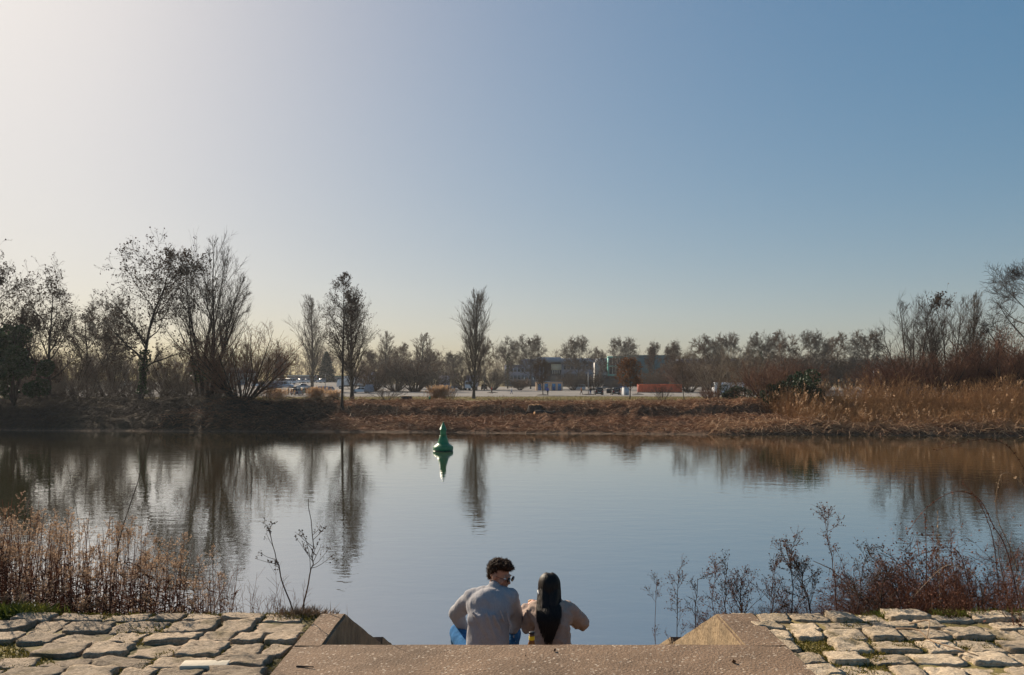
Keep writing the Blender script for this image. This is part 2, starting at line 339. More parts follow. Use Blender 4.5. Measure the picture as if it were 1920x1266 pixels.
tag(link("water", mesh_np("water", [(-900, 7, 0), (900, 7, 0), (900, 130, 0), (-900, 130, 0)], [[(0, 1, 2, 3)]]), wm), kind='structure')
# ------------------------------------------------------------------ concrete stairway
SX0, SX1, OX0, OX1 = -1.14, 1.40, -1.325, 1.665
SZ, SY = 3.2, 4.86
def roughen(o, amp, scale, sub=0.0):
    me = o.data
    for v in me.vertices:
        p = o.matrix_world @ v.co
        v.co += Vector((mnoise.noise(p * scale), mnoise.noise(p * scale + Vector((7, 3, 1))), mnoise.noise(p * scale + Vector((1, 9, 4))))) * amp
stair = empty("concrete_stairway", (0, SY, SZ), 0, "weathered brown concrete stairway with sloping side walls leading down to the river", "stairway")
def grid_block(name, x0, x1, y0, y1, z0, z1, m, step=0.06, amp=0.004):
    bm = bmesh.new(); bmesh.ops.create_cube(bm, size=1)
    for v in bm.verts: v.co = ((x0 + x1) / 2 + v.co.x * (x1 - x0), (y0 + y1) / 2 + v.co.y * (y1 - y0), (z0 + z1) / 2 + v.co.z * (z1 - z0))
    bmesh.ops.bevel(bm, geom=bm.edges[:], offset=0.012, segments=2, affect='EDGES')
    bmesh.ops.subdivide_edges(bm, edges=[e for e in bm.edges if e.calc_length() > 0.5], cuts=24, use_grid_fill=True)
    me = bpy.data.meshes.new(name); bm.to_mesh(me); bm.free()
    o = link(name, me, m, stair); o.location = (0, -SY, -SZ)
    for v in me.vertices: v.co += Vector((0, mnoise.noise(v.co * 9), mnoise.noise(v.co * 7 + Vector((5, 5, 5))))) * amp
    for p in me.polygons: p.use_smooth = False
    return o
grid_block("landing", OX0, OX1, 2.2, SY, SZ - 0.5, SZ, M['concrete'])
for k in range(1, 19):
    z1 = SZ - 0.17 * k; y0 = SY + 0.373 * (k - 1) + 0.001
    o = MB().box(SX0 + 0.002, SX1 - 0.002, y0, y0 + 0.371, z1 - 0.30, z1).build("step", M['concrete'], stair, bevel=0.012); o.location = (0, -SY, -SZ)
def parapet(xa, xb):
    prof = [(SY - 0.05, SZ + 0.0025), (5.50, SZ + 0.001), (7.02, SZ - 0.70), (7.06, SZ - 0.66), (12.2, SZ - 0.66 - SLOPE * 5.1), (12.2, -0.6), (9, -0.2), (SY - 0.05, 1.7)]
    bm = bmesh.new()
    f = bm.faces.new([bm.verts.new((xa, y, z)) for y, z in prof]); r = bmesh.ops.extrude_face_region(bm, geom=[f])
    for v in r['geom']:
        if isinstance(v, bmesh.types.BMVert): v.co.x = xb
    bmesh.ops.recalc_face_normals(bm, faces=bm.faces[:])
    bmesh.ops.bevel(bm, geom=[e for e in bm.edges if all(v.co.z > 0.7 for v in e.verts)], offset=0.014, segments=2, affect='EDGES')
    for yy in np.arange(5.0, 8.5, 0.12): bmesh.ops.bisect_plane(bm, geom=bm.verts[:] + bm.edges[:] + bm.faces[:], plane_co=(0, yy, 0), plane_no=(0, 1, 0))
    for zz in np.arange(2.2, 3.2, 0.12): bmesh.ops.bisect_plane(bm, geom=bm.verts[:] + bm.edges[:] + bm.faces[:], plane_co=(0, 0, zz), plane_no=(0, 0, 1))
    me = bpy.data.meshes.new("side_wall"); bm.to_mesh(me); bm.free()
    me.materials.append(M['concrete']); me.materials.append(M['concrete_side'])
    for p in me.polygons:
        if abs(p.normal.x) > 0.8: p.material_index = 1
    for v in me.vertices: v.co += Vector((mnoise.noise(v.co * 5), mnoise.noise(v.co * 8), mnoise.noise(v.co * 6 + Vector((3, 3, 3))))) * 0.006
    o = link("side_wall", me, None, stair); o.location = (0, -SY, -SZ); return o
parapet(OX0, SX0); parapet(SX1, OX1)

# ------------------------------------------------------------------ paving of rough stone setts
def stone_mesh(seed):
    r = RNG(seed); nx_, ny_ = 13, 10
    u, v = np.meshgrid(np.linspace(-1, 1, nx_), np.linspace(-1, 1, ny_))
    p = 9.0; rad = (np.abs(u) ** p + np.abs(v) ** p) ** (1 / p)
    k = np.maximum(np.maximum(np.abs(u), np.abs(v)), 1e-6) / np.maximum(rad, 1e-6); uu, vv = u * k, v * k
    ang = np.arctan2(v, u); edge = 1 + 0.07 * np.sin(ang * 2 + r.uniform(0, 6)) + 0.05 * np.sin(ang * 5 + r.uniform(0, 6)) + 0.03 * np.sin(ang * 9 + r.uniform(0, 6))
    e = np.maximum(np.abs(u), np.abs(v))
    s_ = r.uniform(0, 90)
    z = 0.42 * (1 - 0.30 * e ** 10) + 0.26 * (vnoise(u * 1.5 + s_, v * 1.3, 1) - 0.5) + 0.22 * (vnoise(u * 3.6 + s_, v * 3.2, 2) - 0.5) + r.uniform(-0.08, 0.08) * u + r.uniform(-0.08, 0.08) * v
    lay = np.floor(z * 7) / 7; z = 0.35 * z + 0.65 * lay
    V = np.stack([uu * edge * 0.5, vv * edge * 0.5, z * 0.09], -1).reshape(-1, 3)
    ii, jj = np.meshgrid(np.arange(nx_ - 1), np.arange(ny_ - 1)); q = (jj * nx_ + ii).ravel()
    F = [np.stack([q, q + 1, q + 1 + nx_, q + nx_], 1)]
    ring = list(range(nx_)) + [j * nx_ + nx_ - 1 for j in range(1, ny_)] + [ny_ * nx_ - 1 - i for i in range(1, nx_)] + [j * nx_ for j in range(ny_ - 2, 0, -1)]
    low = V[ring] * np.array([0.99, 0.99, 0]) + np.array([0, 0, -0.05]); b0 = len(V); n = len(ring)
    Q = [(ring[(i + 1) % n], ring[i], b0 + i, b0 + (i + 1) % n) for i in range(n)]
    return mesh_np("paving_stone", np.concatenate([V, low]), F + [Q], False)
def paving(name, xa, xb, ya, yb, m, seed, outer_left, skip=0.0):
    bed = MB().box(xa, xb, ya, yb, 2.95, 3.166).build(name, M['bed']); tag(bed, kind='structure')
    r = RNG(seed); meshes = []
    for i in range(14):
        me = stone_mesh(seed * 100 + i); me.materials.append(m); meshes.append(me)
    y = yb; row = 0; holes = []
    while y > ya + 0.1:
        h = r.uniform(0.17, 0.245); x = xa - r.uniform(0, 0.25)
        while x < xb - 0.05:
            w = r.uniform(0.20, 0.37) * (1.0 if outer_left else 0.92); w = min(w, xb - x)
            if w > 0.09 and r.random() > skip:
                hh = h * r.uniform(0.92, 1.02); me = meshes[int(r.integers(14))]
                o = bpy.data.objects.new("paving_stone", me); COL.objects.link(o); o.parent = bed
                dz = r.normal(0, 0.011) - (0.02 if r.random() < 0.12 else 0)
                o.location = (x + w / 2, y - h / 2 + r.normal(0, 0.006), 3.170 + dz)
                o.scale = ((w - r.uniform(0.008, 0.022)) * r.choice([-1, 1]), (hh - r.uniform(0.002, 0.014)) * r.choice([-1, 1]), r.uniform(0.40, 0.70))
                o.rotation_euler = (r.normal(0, 0.03), r.normal(0, 0.03), r.normal(0, 0.04))
            else: holes.append((x + w / 2, y - h / 2))
            x += w
        y -= h + r.uniform(0, 0.008); row += 1
    return bed
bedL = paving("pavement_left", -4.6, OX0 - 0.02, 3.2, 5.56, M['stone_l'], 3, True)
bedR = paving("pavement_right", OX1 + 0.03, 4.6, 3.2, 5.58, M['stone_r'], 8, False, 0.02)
# the one smooth cream tile in the left paving
tl = MB().box(-0.13, 0.13, -0.05, 0.05, -0.03, 0.035).build("paving_stone", M['stone_pale'], bedL, bevel=0.008); tl.location = (X(385, 4.52), 4.52, 3.172); tl.rotation_euler = (0, 0.02, 0.1)
tl["label"] = "smooth flat cream tile"

# moss and short grass in the joints and along the edge
def blades(name, C, hgt, rng, m, width=0.004, lean=0.5, kind='stuff', parent=None, label=None, cat=None):
    N = len(C); d = nrm(np.stack([rng.normal(0, lean, N), rng.normal(0, lean, N), np.ones(N)], 1)); h = (np.asarray(hgt) * rng.uniform(0.5, 1.3, N))[:, None]
    side = nrm(np.cross(d, rng.normal(size=(N, 3)))) * width
    mid = C + d * h * 0.55; tip = C + d * h + np.stack([rng.normal(0, .3, N), rng.normal(0, .3, N), -0.25 * np.ones(N)], 1) * h * 0.4
    V = np.stack([C - side, C + side, mid + side * 0.7, mid - side * 0.7, tip], 1).reshape(-1, 3); i = np.arange(N)[:, None] * 5
    mb = MB().add(V, np.concatenate([i, i + 1, i + 2, i + 3], 1), np.concatenate([i + 3, i + 2, i + 4], 1))
    o = mb.build(name, m, parent)
    return tag(o, label, cat, kind=kind)
r = RNG(21)
def joint_pts(bed_x0, bed_x1, n, edge_line):
    x = r.uniform(bed_x0, bed_x1, n); y = r.uniform(3.9, 5.6, n)
    keep = vnoise(x * 2.1, y * 3.4, 40) > 0.50
    p = np.stack([x, y, np.full(n, 3.166)], 1)[keep]
    e = np.stack([edge_line + r.normal(0, 0.014, n // 6), r.uniform(3.7, 5.58, n // 6), np.full(n // 6, 3.15)], 1)
    return np.concatenate([p, e])
blades("joint_moss", joint_pts(-4.5, OX0 - 0.05, 26000, OX0 - 0.03), 0.024, r, M['moss'], 0.004, 0.8, label="olive moss in the joints of the left paving", cat="moss")
blades("joint_moss", joint_pts(OX1 + 0.05, 4.5, 32000, OX1 + 0.05), 0.026, r, M['moss'], 0.004, 0.8, label="olive moss in the joints of the right paving", cat="moss")
def edge_grass(name, x0, x1, n, h, m, label, ymin=5.5, ymax=5.75):
    x = r.uniform(x0, x1, n); y = r.uniform(ymin, ymax, n)
    k = vnoise(x * 2.5, y * 0, 41) > 0.30; x, y = x[k], y[k]
    z = np.where(y < 5.57, 3.14, gz(x, y))
    return blades(name, np.stack([x, y, z], 1), h, r, m, 0.005, 0.7, label=label, cat="grass")
edge_grass("grass", -4.6, OX0, 7000, 0.06, M['moss'], "short yellow green grass along the left paving edge")
edge_grass("grass", OX1 + 0.05, 4.6, 5000, 0.05, M['moss'], "short yellow green grass along the right paving edge")
edge_grass("grass", X(1640, 5.6), X(1940, 5.6), 6000, 0.09, M['grass'], "green grass strip beneath the bramble thicket", 5.5, 5.85)
xg = r.normal(X(35, 5.6), 0.11, 2600); yg = r.normal(5.62, 0.05, 2600)
blades("grass_tuft", np.stack([xg, yg, np.where(yg < 5.57, 3.14, gz(xg, yg))], 1), 0.13, r, M['grass'], 0.005, 0.6, kind=None, label="bright green grass tuft at the left paving edge", cat="grass")
xg = r.normal(X(575, 5.55), 0.10, 900); yg = r.normal(5.6, 0.04, 900)
blades("grass_tuft", np.stack([xg, yg, np.where(yg < 5.57, 3.14, gz(xg, yg))], 1), 0.11, r, M['stem_tan'], 0.004, 0.7, kind=None, label="dry russet grass tuft beside the left stair wall", cat="grass")

# fallen sticks and leaves
def stick(name, pts, rad, m, label, cat="twig"):
    P = np.array([pts], float); K = P.shape[1]
    t = np.linspace(0, 1, K); tt = np.linspace(0, 1, 12)
    Q = np.stack([np.interp(tt, t, P[0, :, i]) for i in range(3)], 1); Q[1:-1] = (Q[:-2] + 2 * Q[1:-1] + Q[2:]) / 4
    return tag(MB().tubes(Q[None], np.linspace(rad, rad * 0.5, 12)[None], 6, True).build(name, m, sm=True), label, cat)
stick("twig", [(X(556, 4.47), 4.47, 3.205), (X(588, 4.45), 4.45, 3.208)], 0.006, M['stem_dark'], "short dark stick lying on the concrete landing")
d0 = 5.0
stick("fallen_bramble", [(X(1680, 5.1), 5.1, 3.22), (X(1725, 5.0), 5.0, 3.25), (X(1738, 4.9), 4.9, 3.21), (X(1800, 4.7), 4.7, 3.22), (X(1835, 4.62), 4.62, 3.21)], 0.006, M['stem_tan'], "long bent dry stem lying across the right paving", "bramble")
stick("fallen_bramble", [(X(1705, 5.2), 5.2, 3.22), (X(1745, 5.1), 5.1, 3.28), (X(1738, 4.9), 4.9, 3.22)], 0.005, M['stem_tan'], "short hooked dry stem on the right paving", "bramble")
for i, (px, py, lab) in enumerate([(1040, 1222, "small curled dead leaf on the landing behind the woman"), (1376, 1243, "small dead leaf on the right side of the landing"), (985, 1232, "tiny dead leaf on the middle of the landing")]):
    d = 1.6 * FPX / (py - HY)
    m_ = MB().flecks(np.array([[0, 0, 0.006]]), 0.012, RNG(i + 5), 1.5); tag(m_.build("dead_leaf", M['dead_leaf']), lab, "leaf", "dead leaves on the landing").location = (X(px, d), d, SZ + 0.003)
# ------------------------------------------------------------------ tree growing
def grow(rng, S, D, L, K, wander, up, out=None):
    P = [S]; d = D.copy(); st = (L / (K - 1))[:, None]
    for k in range(K - 1):
        d = nrm(d + rng.normal(0, wander, d.shape) + np.array([0, 0, up]))
        P.append(P[-1] + d * st)
    return np.stack(P, 1)
def spawn(rng, P, R, Lp, n, t0, t1, ang, sd, even=False):
    N, K, _ = P.shape; idx = np.repeat(np.arange(N), n); m = len(idx)
    if even: t = np.tile((np.arange(n) + 0.5) / n, N) + rng.uniform(-0.5, 0.5, m) / n; t = t0 + (t1 - t0) * np.clip(t, 0, 1)
    else: t = rng.uniform(t0, t1, m)
    f = t * (K - 1); i = np.minimum(f.astype(int), K - 2); w = (f - i)[:, None]
    A, B = P[idx, i], P[idx, i + 1]; S = A * (1 - w) + B * w; T = nrm(B - A); r = R[idx, i] * (1 - w[:, 0]) + R[idx, i + 1] * w[:, 0]
    pp = nrm(np.cross(T, rng.normal(size=(m, 3)))); a = np.radians(rng.normal(ang, sd, m))[:, None]
    return S, nrm(T * np.cos(a) + pp * np.sin(a)), r, Lp[idx], (t - t0) / max(t1 - t0, 1e-6), idx
def taper(r0, K, end): return r0[:, None] * np.linspace(1, end, K)[None, :] ** 1.0

def make_tree(seed, H, stems, levels, mt, mc, twig_r, cones=0, cone_m=None, cone_size=0.095, ivy=None, trunk_levels=2, stem_r=None, leaves=None, env=None):
    """stems: dict(n, lean, r, len, wander, up, K); levels: list of dict(n,t0,t1,ang,sd,len(shape)->ratio,K,wander,up,r)
    returns an Empty with children trunk and crown"""
    rng = RNG(seed); n = stems.get('n', 1)
    az = np.arange(n) * 2 * np.pi / n + rng.uniform(0, 1.2, n); lean = np.radians(stems.get('lean', 0)) * rng.uniform(0.35, 1.1, n) if n > 1 else np.array([0.02])
    D = np.stack([np.cos(az) * np.sin(lean), np.sin(az) * np.sin(lean), np.cos(lean)], 1)
    S = np.stack([np.cos(az), np.sin(az), 0 * az], 1) * (stems.get('spread', 0.25) if n > 1 else 0) + np.array([0, 0, -0.12])
    L = H * stems.get('len', 1.0) * (rng.uniform(0.72, 1.0, n) if n > 1 else np.ones(1)); K = stems.get('K', 10)
    P = grow(rng, S, D, L, K, stems.get('wander', 0.04), stems.get('up', 0.02)); R = taper(np.full(n, stems['r']) * rng.uniform(0.7, 1.1, n), K, 0.12)
    R[:, 0] *= 1.45
    tr, cr = MB(), MB(); tr.tubes(P, R, 8 if n < 3 else 5); stems_P = P
    ends = None
    for li, lv in enumerate(levels):
        S, D, r, Lp, t, idx = spawn(rng, P, R, L, lv['n'], lv.get('t0', .2), lv.get('t1', 1.), lv['ang'], lv.get('sd', 10), li == 0)
        L2 = Lp * lv['len'](t) * rng.uniform(0.7, 1.25, len(t)); K = lv.get('K', 4)
        if env is not None and li >= 1:
            tip = S + D * L2[:, None]; q = np.sqrt((tip[:, 0] ** 2 + tip[:, 1] ** 2) / (env[0] * H) ** 2 + ((tip[:, 2] - env[1] * H) / (env[2] * H)) ** 2); kp = q < 1.0 + rng.normal(0, .05, len(q)); S, D, r, L2 = S[kp], D[kp], r[kp], L2[kp]
        r0 = np.minimum(r * lv.get('r', 0.6), L2 * 0.03); r0 = np.maximum(r0, twig_r)
        P = grow(rng, S, D, L2, K, lv.get('wander', .12), lv.get('up', .03)); R = np.maximum(taper(r0, K, 0.25), twig_r * 0.55); L = L2
        (tr if li + 1 < trunk_levels else cr).tubes(P, R, 5 if li == 0 else 3)
    if cones:
        k = rng.choice(len(P), min(cones, len(P)), replace=False); zc = P[k, -1]
        cr_c = MB().flecks(np.concatenate([zc, zc + rng.normal(0, .12, zc.shape)]), cone_size, rng, 1.2)
    e = empty("tree"); tr.build("trunk", mt, e, True); c = cr.build("crown", mc, e)
    if cones: cr_c.build("cones", cone_m or M['dead_leaf'], e)
    if ivy:
        z0, z1, rad, cnt = ivy; k = rng.integers(0, len(stems_P), cnt); zz = rng.uniform(z0, z1, cnt)
        C = np.stack([[np.interp(z, stems_P[q, :, 2], stems_P[q, :, a]) for z, q in zip(zz, k)] for a in (0, 1)], 1)
        rr = rad * np.sqrt(rng.uniform(0.1, 1, cnt)) * (0.55 + 0.9 * vnoise(zz * 1.3, zz * 0, seed)); a = rng.uniform(0, 6.28, cnt)
        MB().flecks(np.stack([C[:, 0] + rr * np.cos(a), C[:, 1] + rr * np.sin(a), zz], 1), 0.11, rng, 1.1).build("ivy", M['ivy'], e)
    if leaves:
        lm, cnt, sz = leaves; k = rng.integers(0, len(P), cnt); u = rng.uniform(0, 1, cnt)[:, None]
        C = P[k, 0] * (1 - u) + P[k, -1] * u + rng.normal(0, 0.10, (cnt, 3)); MB().flecks(C, sz, rng, 1.2).build("leaves", lm, e)
    e["H"] = max(max(v.co.z for v in ch.data.vertices) for ch in e.children if ch.name.startswith("crown")); return e
dome = lambda a, b=0.0: (lambda t: a * (np.sqrt(np.clip(1 - (2 * np.clip(t, 0, 1) - 0.75 + b) ** 2 * 0.8, 0.12, 1))))
cone = lambda a, p=0.8: (lambda t: a * (np.clip(1.02 - t, 0.03, 1)) ** p)
const = lambda a: (lambda t: a + 0 * t)

def broad(seed, H, mt, mc, tw=0.02, **k):
    return make_tree(seed, H, dict(n=1, r=H * 0.016, len=0.80, wander=0.05, up=0.05),
        [dict(n=18, t0=.20, t1=.98, ang=54, sd=10, len=dome(0.56, -.12), K=6, wander=.11, up=.075, r=.55), dict(n=10, t0=.2, t1=1, ang=42, sd=12, len=const(.42), K=4, wander=.14, up=.05),
         dict(n=8, t0=.2, t1=1, ang=42, sd=14, len=const(.48), K=3, wander=.15, up=.03), dict(n=6, t0=.15, t1=1, ang=38, sd=14, len=const(.5), K=2, wander=.1, up=.03)], mt, mc, tw, env=(.36, .60, .42), **k)
def poplar(seed, H, mt, mc, tw=0.018, nb=70, wid=0.42, **k):
    return make_tree(seed, H, dict(n=1, r=H * 0.017, len=0.97, wander=0.02, up=0.06, K=12),
        [dict(n=nb, t0=.06, t1=.985, ang=34, sd=7, len=lambda t: wid * np.clip(1.03 - t, 0.04, 1) ** 0.55 * np.clip(t * 5 + .35, 0, 1), K=6, wander=.05, up=.16, r=.42), dict(n=11, t0=.12, t1=1, ang=30, sd=9, len=const(.36), K=4, wander=.08, up=.14),
         dict(n=6, t0=.15, t1=1, ang=25, sd=8, len=const(.42), K=2, wander=.07, up=.1)], mt, mc, tw, **k)
def willow(seed, H, mt, mc, tw=0.011, n=7, lean=24, **k):
    return make_tree(seed, H, dict(n=n, r=H * 0.012, lean=lean, len=0.95, wander=0.05, up=0.035, K=10, spread=0.5),
        [dict(n=15, t0=.22, t1=.98, ang=33, sd=9, len=cone(.42, .6), K=5, wander=.08, up=.09, r=.5), dict(n=9, t0=.15, t1=1, ang=30, sd=9, len=const(.40), K=4, wander=.09, up=.09),
         dict(n=6, t0=.1, t1=1, ang=27, sd=9, len=const(.5), K=3, wander=.09, up=.06)], mt, mc, tw, trunk_levels=2, **k)
def alder(seed, H, mt, mc, tw=0.014, n=1, lean=10, **k):
    return make_tree(seed, H, dict(n=n, r=H * 0.018, lean=lean, len=0.93, wander=0.085, up=0.05, K=12),
        [dict(n=int(22 / n ** .5), t0=.2, t1=.97, ang=52, sd=10, len=dome(0.46, -.05), K=7, wander=.16, up=.055, r=.55), dict(n=9, t0=.2, t1=1, ang=45, sd=12, len=const(.42), K=4, wander=.17, up=.03),
         dict(n=7, t0=.15, t1=1, ang=42, sd=14, len=const(.46), K=3, wander=.16, up=.0), dict(n=3, t0=.2, t1=1, ang=40, sd=14, len=const(.5), K=2, wander=.1, up=0)], mt, mc, tw, **k)
def slender(seed, H, mt, mc, tw=0.011, **k):
    return make_tree(seed, H, dict(n=1, r=H * 0.0105, len=0.99, wander=0.012, up=0.05, K=14),
        [dict(n=58, t0=.36, t1=.985, ang=56, sd=9, len=cone(.27, .75), K=6, wander=.08, up=.05, r=.36), dict(n=9, t0=.25, t1=1, ang=40, sd=10, len=const(.34), K=3, wander=.12, up=.03),
         dict(n=5, t0=.2, t1=1, ang=38, sd=12, len=const(.45), K=2, wander=.1, up=.02)], mt, mc, tw, **k)
def shrub(seed, H, mt, mc, tw=0.010, n=22, lean=42, sub=(9, 6, 3), **k):
    return make_tree(seed, H, dict(n=n, r=H * 0.010, lean=lean, len=0.95, wander=0.07, up=0.03, K=7, spread=0.35),
        [dict(n=sub[0], t0=.15, t1=.97, ang=32, sd=10, len=cone(.45, .5), K=4, wander=.1, up=.06, r=.55), dict(n=sub[1], t0=.15, t1=1, ang=34, sd=10, len=const(.42), K=3, wander=.12, up=.05),
         dict(n=sub[2], t0=.1, t1=1, ang=34, sd=12, len=const(.5), K=2, wander=.1, up=.03)], mt, mc, tw, trunk_levels=1, **k)
def conifer(seed, H):
    rng = RNG(seed); e = empty("tree"); MB().lathe([(0.3, -0.1), (0.22, H * .5), (0.03, H)], 8).build("trunk", M['bark_dark'], e)
    n = 5200; t = rng.uniform(0.06, 1, n); R = H * 0.21 * (1 - t) ** 0.75 * (0.75 + 0.5 * rng.uniform(0, 1, n)); a = rng.uniform(0, 6.28, n); R *= 0.75 + 0.35 * np.sin(a * 5 + t * 40)
    rr = R * np.sqrt(rng.uniform(.15, 1, n)); MB().flecks(np.stack([rr * np.cos(a), rr * np.sin(a), H * t - 0.3 * rr * 0.3], 1), 0.22, rng, 1.5).build("crown", M['conifer'], e); e["H"] = H; return e
def ivy_mass(seed, H, R, n, m, sz=0.10, stems=True):
    """evergreen ivy-clad mound: leaf faces heaped on lumpy clusters round a few stems"""
    rng = RNG(seed); e = empty("tree"); k = 26
    c = np.stack([rng.normal(0, R * .42, k), rng.normal(0, R * .42, k), rng.uniform(0.12, 0.85, k) * H], 1); cr_ = rng.uniform(.18, .34, k) * min(R, H) * 1.15
    q = rng.integers(0, k, n); d = nrm(rng.normal(size=(n, 3))); C = c[q] + d * (cr_[q] * rng.uniform(0.72, 1.08, n))[:, None]; C[:, 2] = np.clip(C[:, 2], 0.02, H)
    az = rng.uniform(0, 6.28, 7); D = np.stack([np.cos(az) * .3, np.sin(az) * .3, np.ones(7)], 1)
    P = grow(rng, np.zeros((7, 3)) + [0, 0, -.1], nrm(D), np.full(7, H * .9), 6, .1, .03); MB().tubes(P, taper(np.full(7, .09), 6, .2), 5).build("trunk", M['bark_dark'], e, True)
    MB().flecks(C, sz, rng, 1.2).build("crown", m, e); e["H"] = H; return e
def place(e, name, px, d, toppy, label, width=1.0, rz=0.0, cat="tree", group=None, first=True, dz=0.0):
    """stands a grown plant on the ground; the photo row of its tip gives its height"""
    x = X(px, d); z = gz1(x, d) + dz; s = (Z(toppy, d) - z) / e["H"]
    if first:
        e.name = name; e.location = (x, d, z); e.rotation_euler = (0, 0, rz); e.scale = (s * width, s * width, s); tag(e, label, cat, group)
        return e
    return copy_tree(e, (x, d, z), rz, (s * width, s * width, s), label, cat, group)

B, TD, TB, TG, TR = M['bark_dark'], M['twig_dark'], M['twig_brown'], M['twig_grey'], M['twig_red']
G1 = "trees on the far left bank"
alderA = alder(11, 20, B, TD, 0.016, cones=3200, ivy=(0.6, 6.2, 0.65, 900)); place(alderA, "alder_tree", 264, 91, 436, "tall bare alder speckled with cones, ivy wrapped round its lower trunk", 0.9, 0.7, group=G1)
willowA = willow(22, 20, B, TD, 0.013, ivy=(2.6, 5.0, 0.5, 500)); place(willowA, "willow_tree", 384, 94, 430, "broad many-stemmed bare willow just right of the ivy-trunked alder", 0.92, 0.3, group=G1)
alderB = alder(31, 18, B, TD, 0.015, n=2, lean=8, cones=2600); place(alderB, "alder_tree", 92, 95, 478, "slim forked bare alder near the left edge, right of the ivy-covered tree", 0.8, 1.0, group=G1)
alderC = alder(37, 19, B, TD, 0.016, cones=3800); place(alderC, "alder_tree", -22, 90, 448, "bare alder cut off by the left edge of the picture", 0.85, 2.2, group=G1)
place(alderB, "alder_tree", 168, 118, 540, "smaller bare alder standing farther back between the two tall alders", 0.85, 3.4, group=G1, first=False)
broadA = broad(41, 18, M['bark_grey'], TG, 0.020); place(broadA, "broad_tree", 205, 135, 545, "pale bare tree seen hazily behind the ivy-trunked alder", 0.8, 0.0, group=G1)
ivyA = ivy_mass(51, 7, 2.6, 7000, M['ivy'], 0.11); place(ivyA, "ivy_tree", 26, 86, 598, "dark evergreen ivy-covered tree at the left edge", 1.0, 0, group=G1)
shrubA = shrub(61, 9, B, TR, 0.0125, n=30, lean=46, sub=(9, 6, 3)); place(shrubA, "willow_shrub", 452, 92, 596, "rounded reddish brown willow shrub at the right end of the left tree group", 1.05, 0.4, "shrub", G1)
shrubB = shrub(62, 5, B, TD, 0.013, n=14, lean=40, sub=(6, 4, 2)); place(shrubB, "bare_shrub", 501, 104, 716, "small V-shaped bare shrub right of the reddish willow shrub", 0.9, 0.2, "shrub", "bare shrubs on the far bank")
G2 = "undergrowth behind the left trees"
shrubA2 = shrub(68, 9, B, TB, 0.0125, n=22, lean=46, sub=(8, 6, 3))
place(shrubA2, "undergrowth_shrub", 128, 108, 640, "brown twiggy shrub under the slim forked alder", 1.1, 2.0, "shrub", G2)
place(shrubA2, "undergrowth_shrub", 205, 112, 655, "brown twiggy shrub left of the ivy-clad trunk", 1.1, 4.0, "shrub", G2, False)
place(shrubA2, "undergrowth_shrub", 320, 110, 640, "brown twiggy shrub between the ivy-clad alder and the willow", 1.0, 1.0, "shrub", G2, False)
place(shrubA2, "undergrowth_shrub", 405, 100, 650, "brown twiggy shrub in front of the willow stems", 0.9, 5.2, "shrub", G2, False)
place(shrubA2, "undergrowth_shrub", 62, 104, 660, "brown twiggy shrub beside the dark ivy-covered tree", 1.2, 3.1, "shrub", G2, False)

shrubU = shrub(67, 8, B, M['twig_grey'], 0.012, n=20, lean=50, sub=(8, 6, 3)); shrubU["free"] = 1
UG = [(18, 97, 690, "beneath the tree cut off by the left edge"), (90, 99, 700, "at the foot of the slim forked alder"), (155, 98, 694, "between the slim alder and the ivy-trunked alder"), (232, 97, 700, "touching the left side of the ivy-clad trunk"), (292, 97, 696, "touching the right side of the ivy-clad trunk"), (345, 98, 690, "at the left foot of the willow"), (415, 97, 700, "between the willow and the reddish willow shrub"), (180, 125, 668, "farther back under the smaller alder"), (255, 126, 664, "farther back behind the ivy-clad trunk"), (110, 128, 676, "farther back behind the slim forked alder"), (355, 126, 668, "farther back behind the willow stems"), (40, 128, 660, "farther back behind the ivy-covered tree")]
for i, (px, d, top, w_) in enumerate(UG): place(shrubU, "undergrowth_shrub", px, d, top, "tangled brown undergrowth shrub " + w_, 1.3, 1.7 * i + .5, "shrub", G2, i == 0)
slim = slender(71, 16, B, TD, 0.0115, cones=1700, cone_size=0.055); place(slim, "slender_tree", 641, 88.5, 511, "slender straight bare tree rising from the cut bank, slightly left of the buoy", 0.92, 0.2)
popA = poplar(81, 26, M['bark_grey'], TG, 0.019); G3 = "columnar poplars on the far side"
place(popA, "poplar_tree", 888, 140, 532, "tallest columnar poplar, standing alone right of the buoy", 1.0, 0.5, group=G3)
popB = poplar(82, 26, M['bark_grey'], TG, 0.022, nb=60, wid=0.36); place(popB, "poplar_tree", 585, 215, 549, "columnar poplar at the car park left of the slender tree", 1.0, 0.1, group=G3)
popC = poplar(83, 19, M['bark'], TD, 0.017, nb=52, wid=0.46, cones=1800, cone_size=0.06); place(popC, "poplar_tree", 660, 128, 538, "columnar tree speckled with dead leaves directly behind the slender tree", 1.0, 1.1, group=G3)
place(popB, "poplar_tree", 1826, 160, 543, "narrow columnar poplar behind the trees at the right", 0.85, 2.1, group=G3, first=False)
shrubC = shrub(63, 5, B, M['twig_brown'], 0.012, n=16, lean=62, sub=(6, 4, 2)); place(shrubC, "bare_shrub", 725, 117, 716, "wide sprawling bare shrub beyond the two tree stumps", 1.35, 0.6, "shrub", "bare shrubs on the far bank")
place(shrubB, "bare_shrub", 846, 118, 722, "small dark bare shrub just left of the tallest poplar", 0.8, 1.9, "shrub", "bare shrubs on the far bank", False)
place(shrubB, "bare_shrub", 1240, 118, 722, "low dark bare shrub in front of the orange containers", 1.4, 2.9, "shrub", "bare shrubs on the far bank", False)

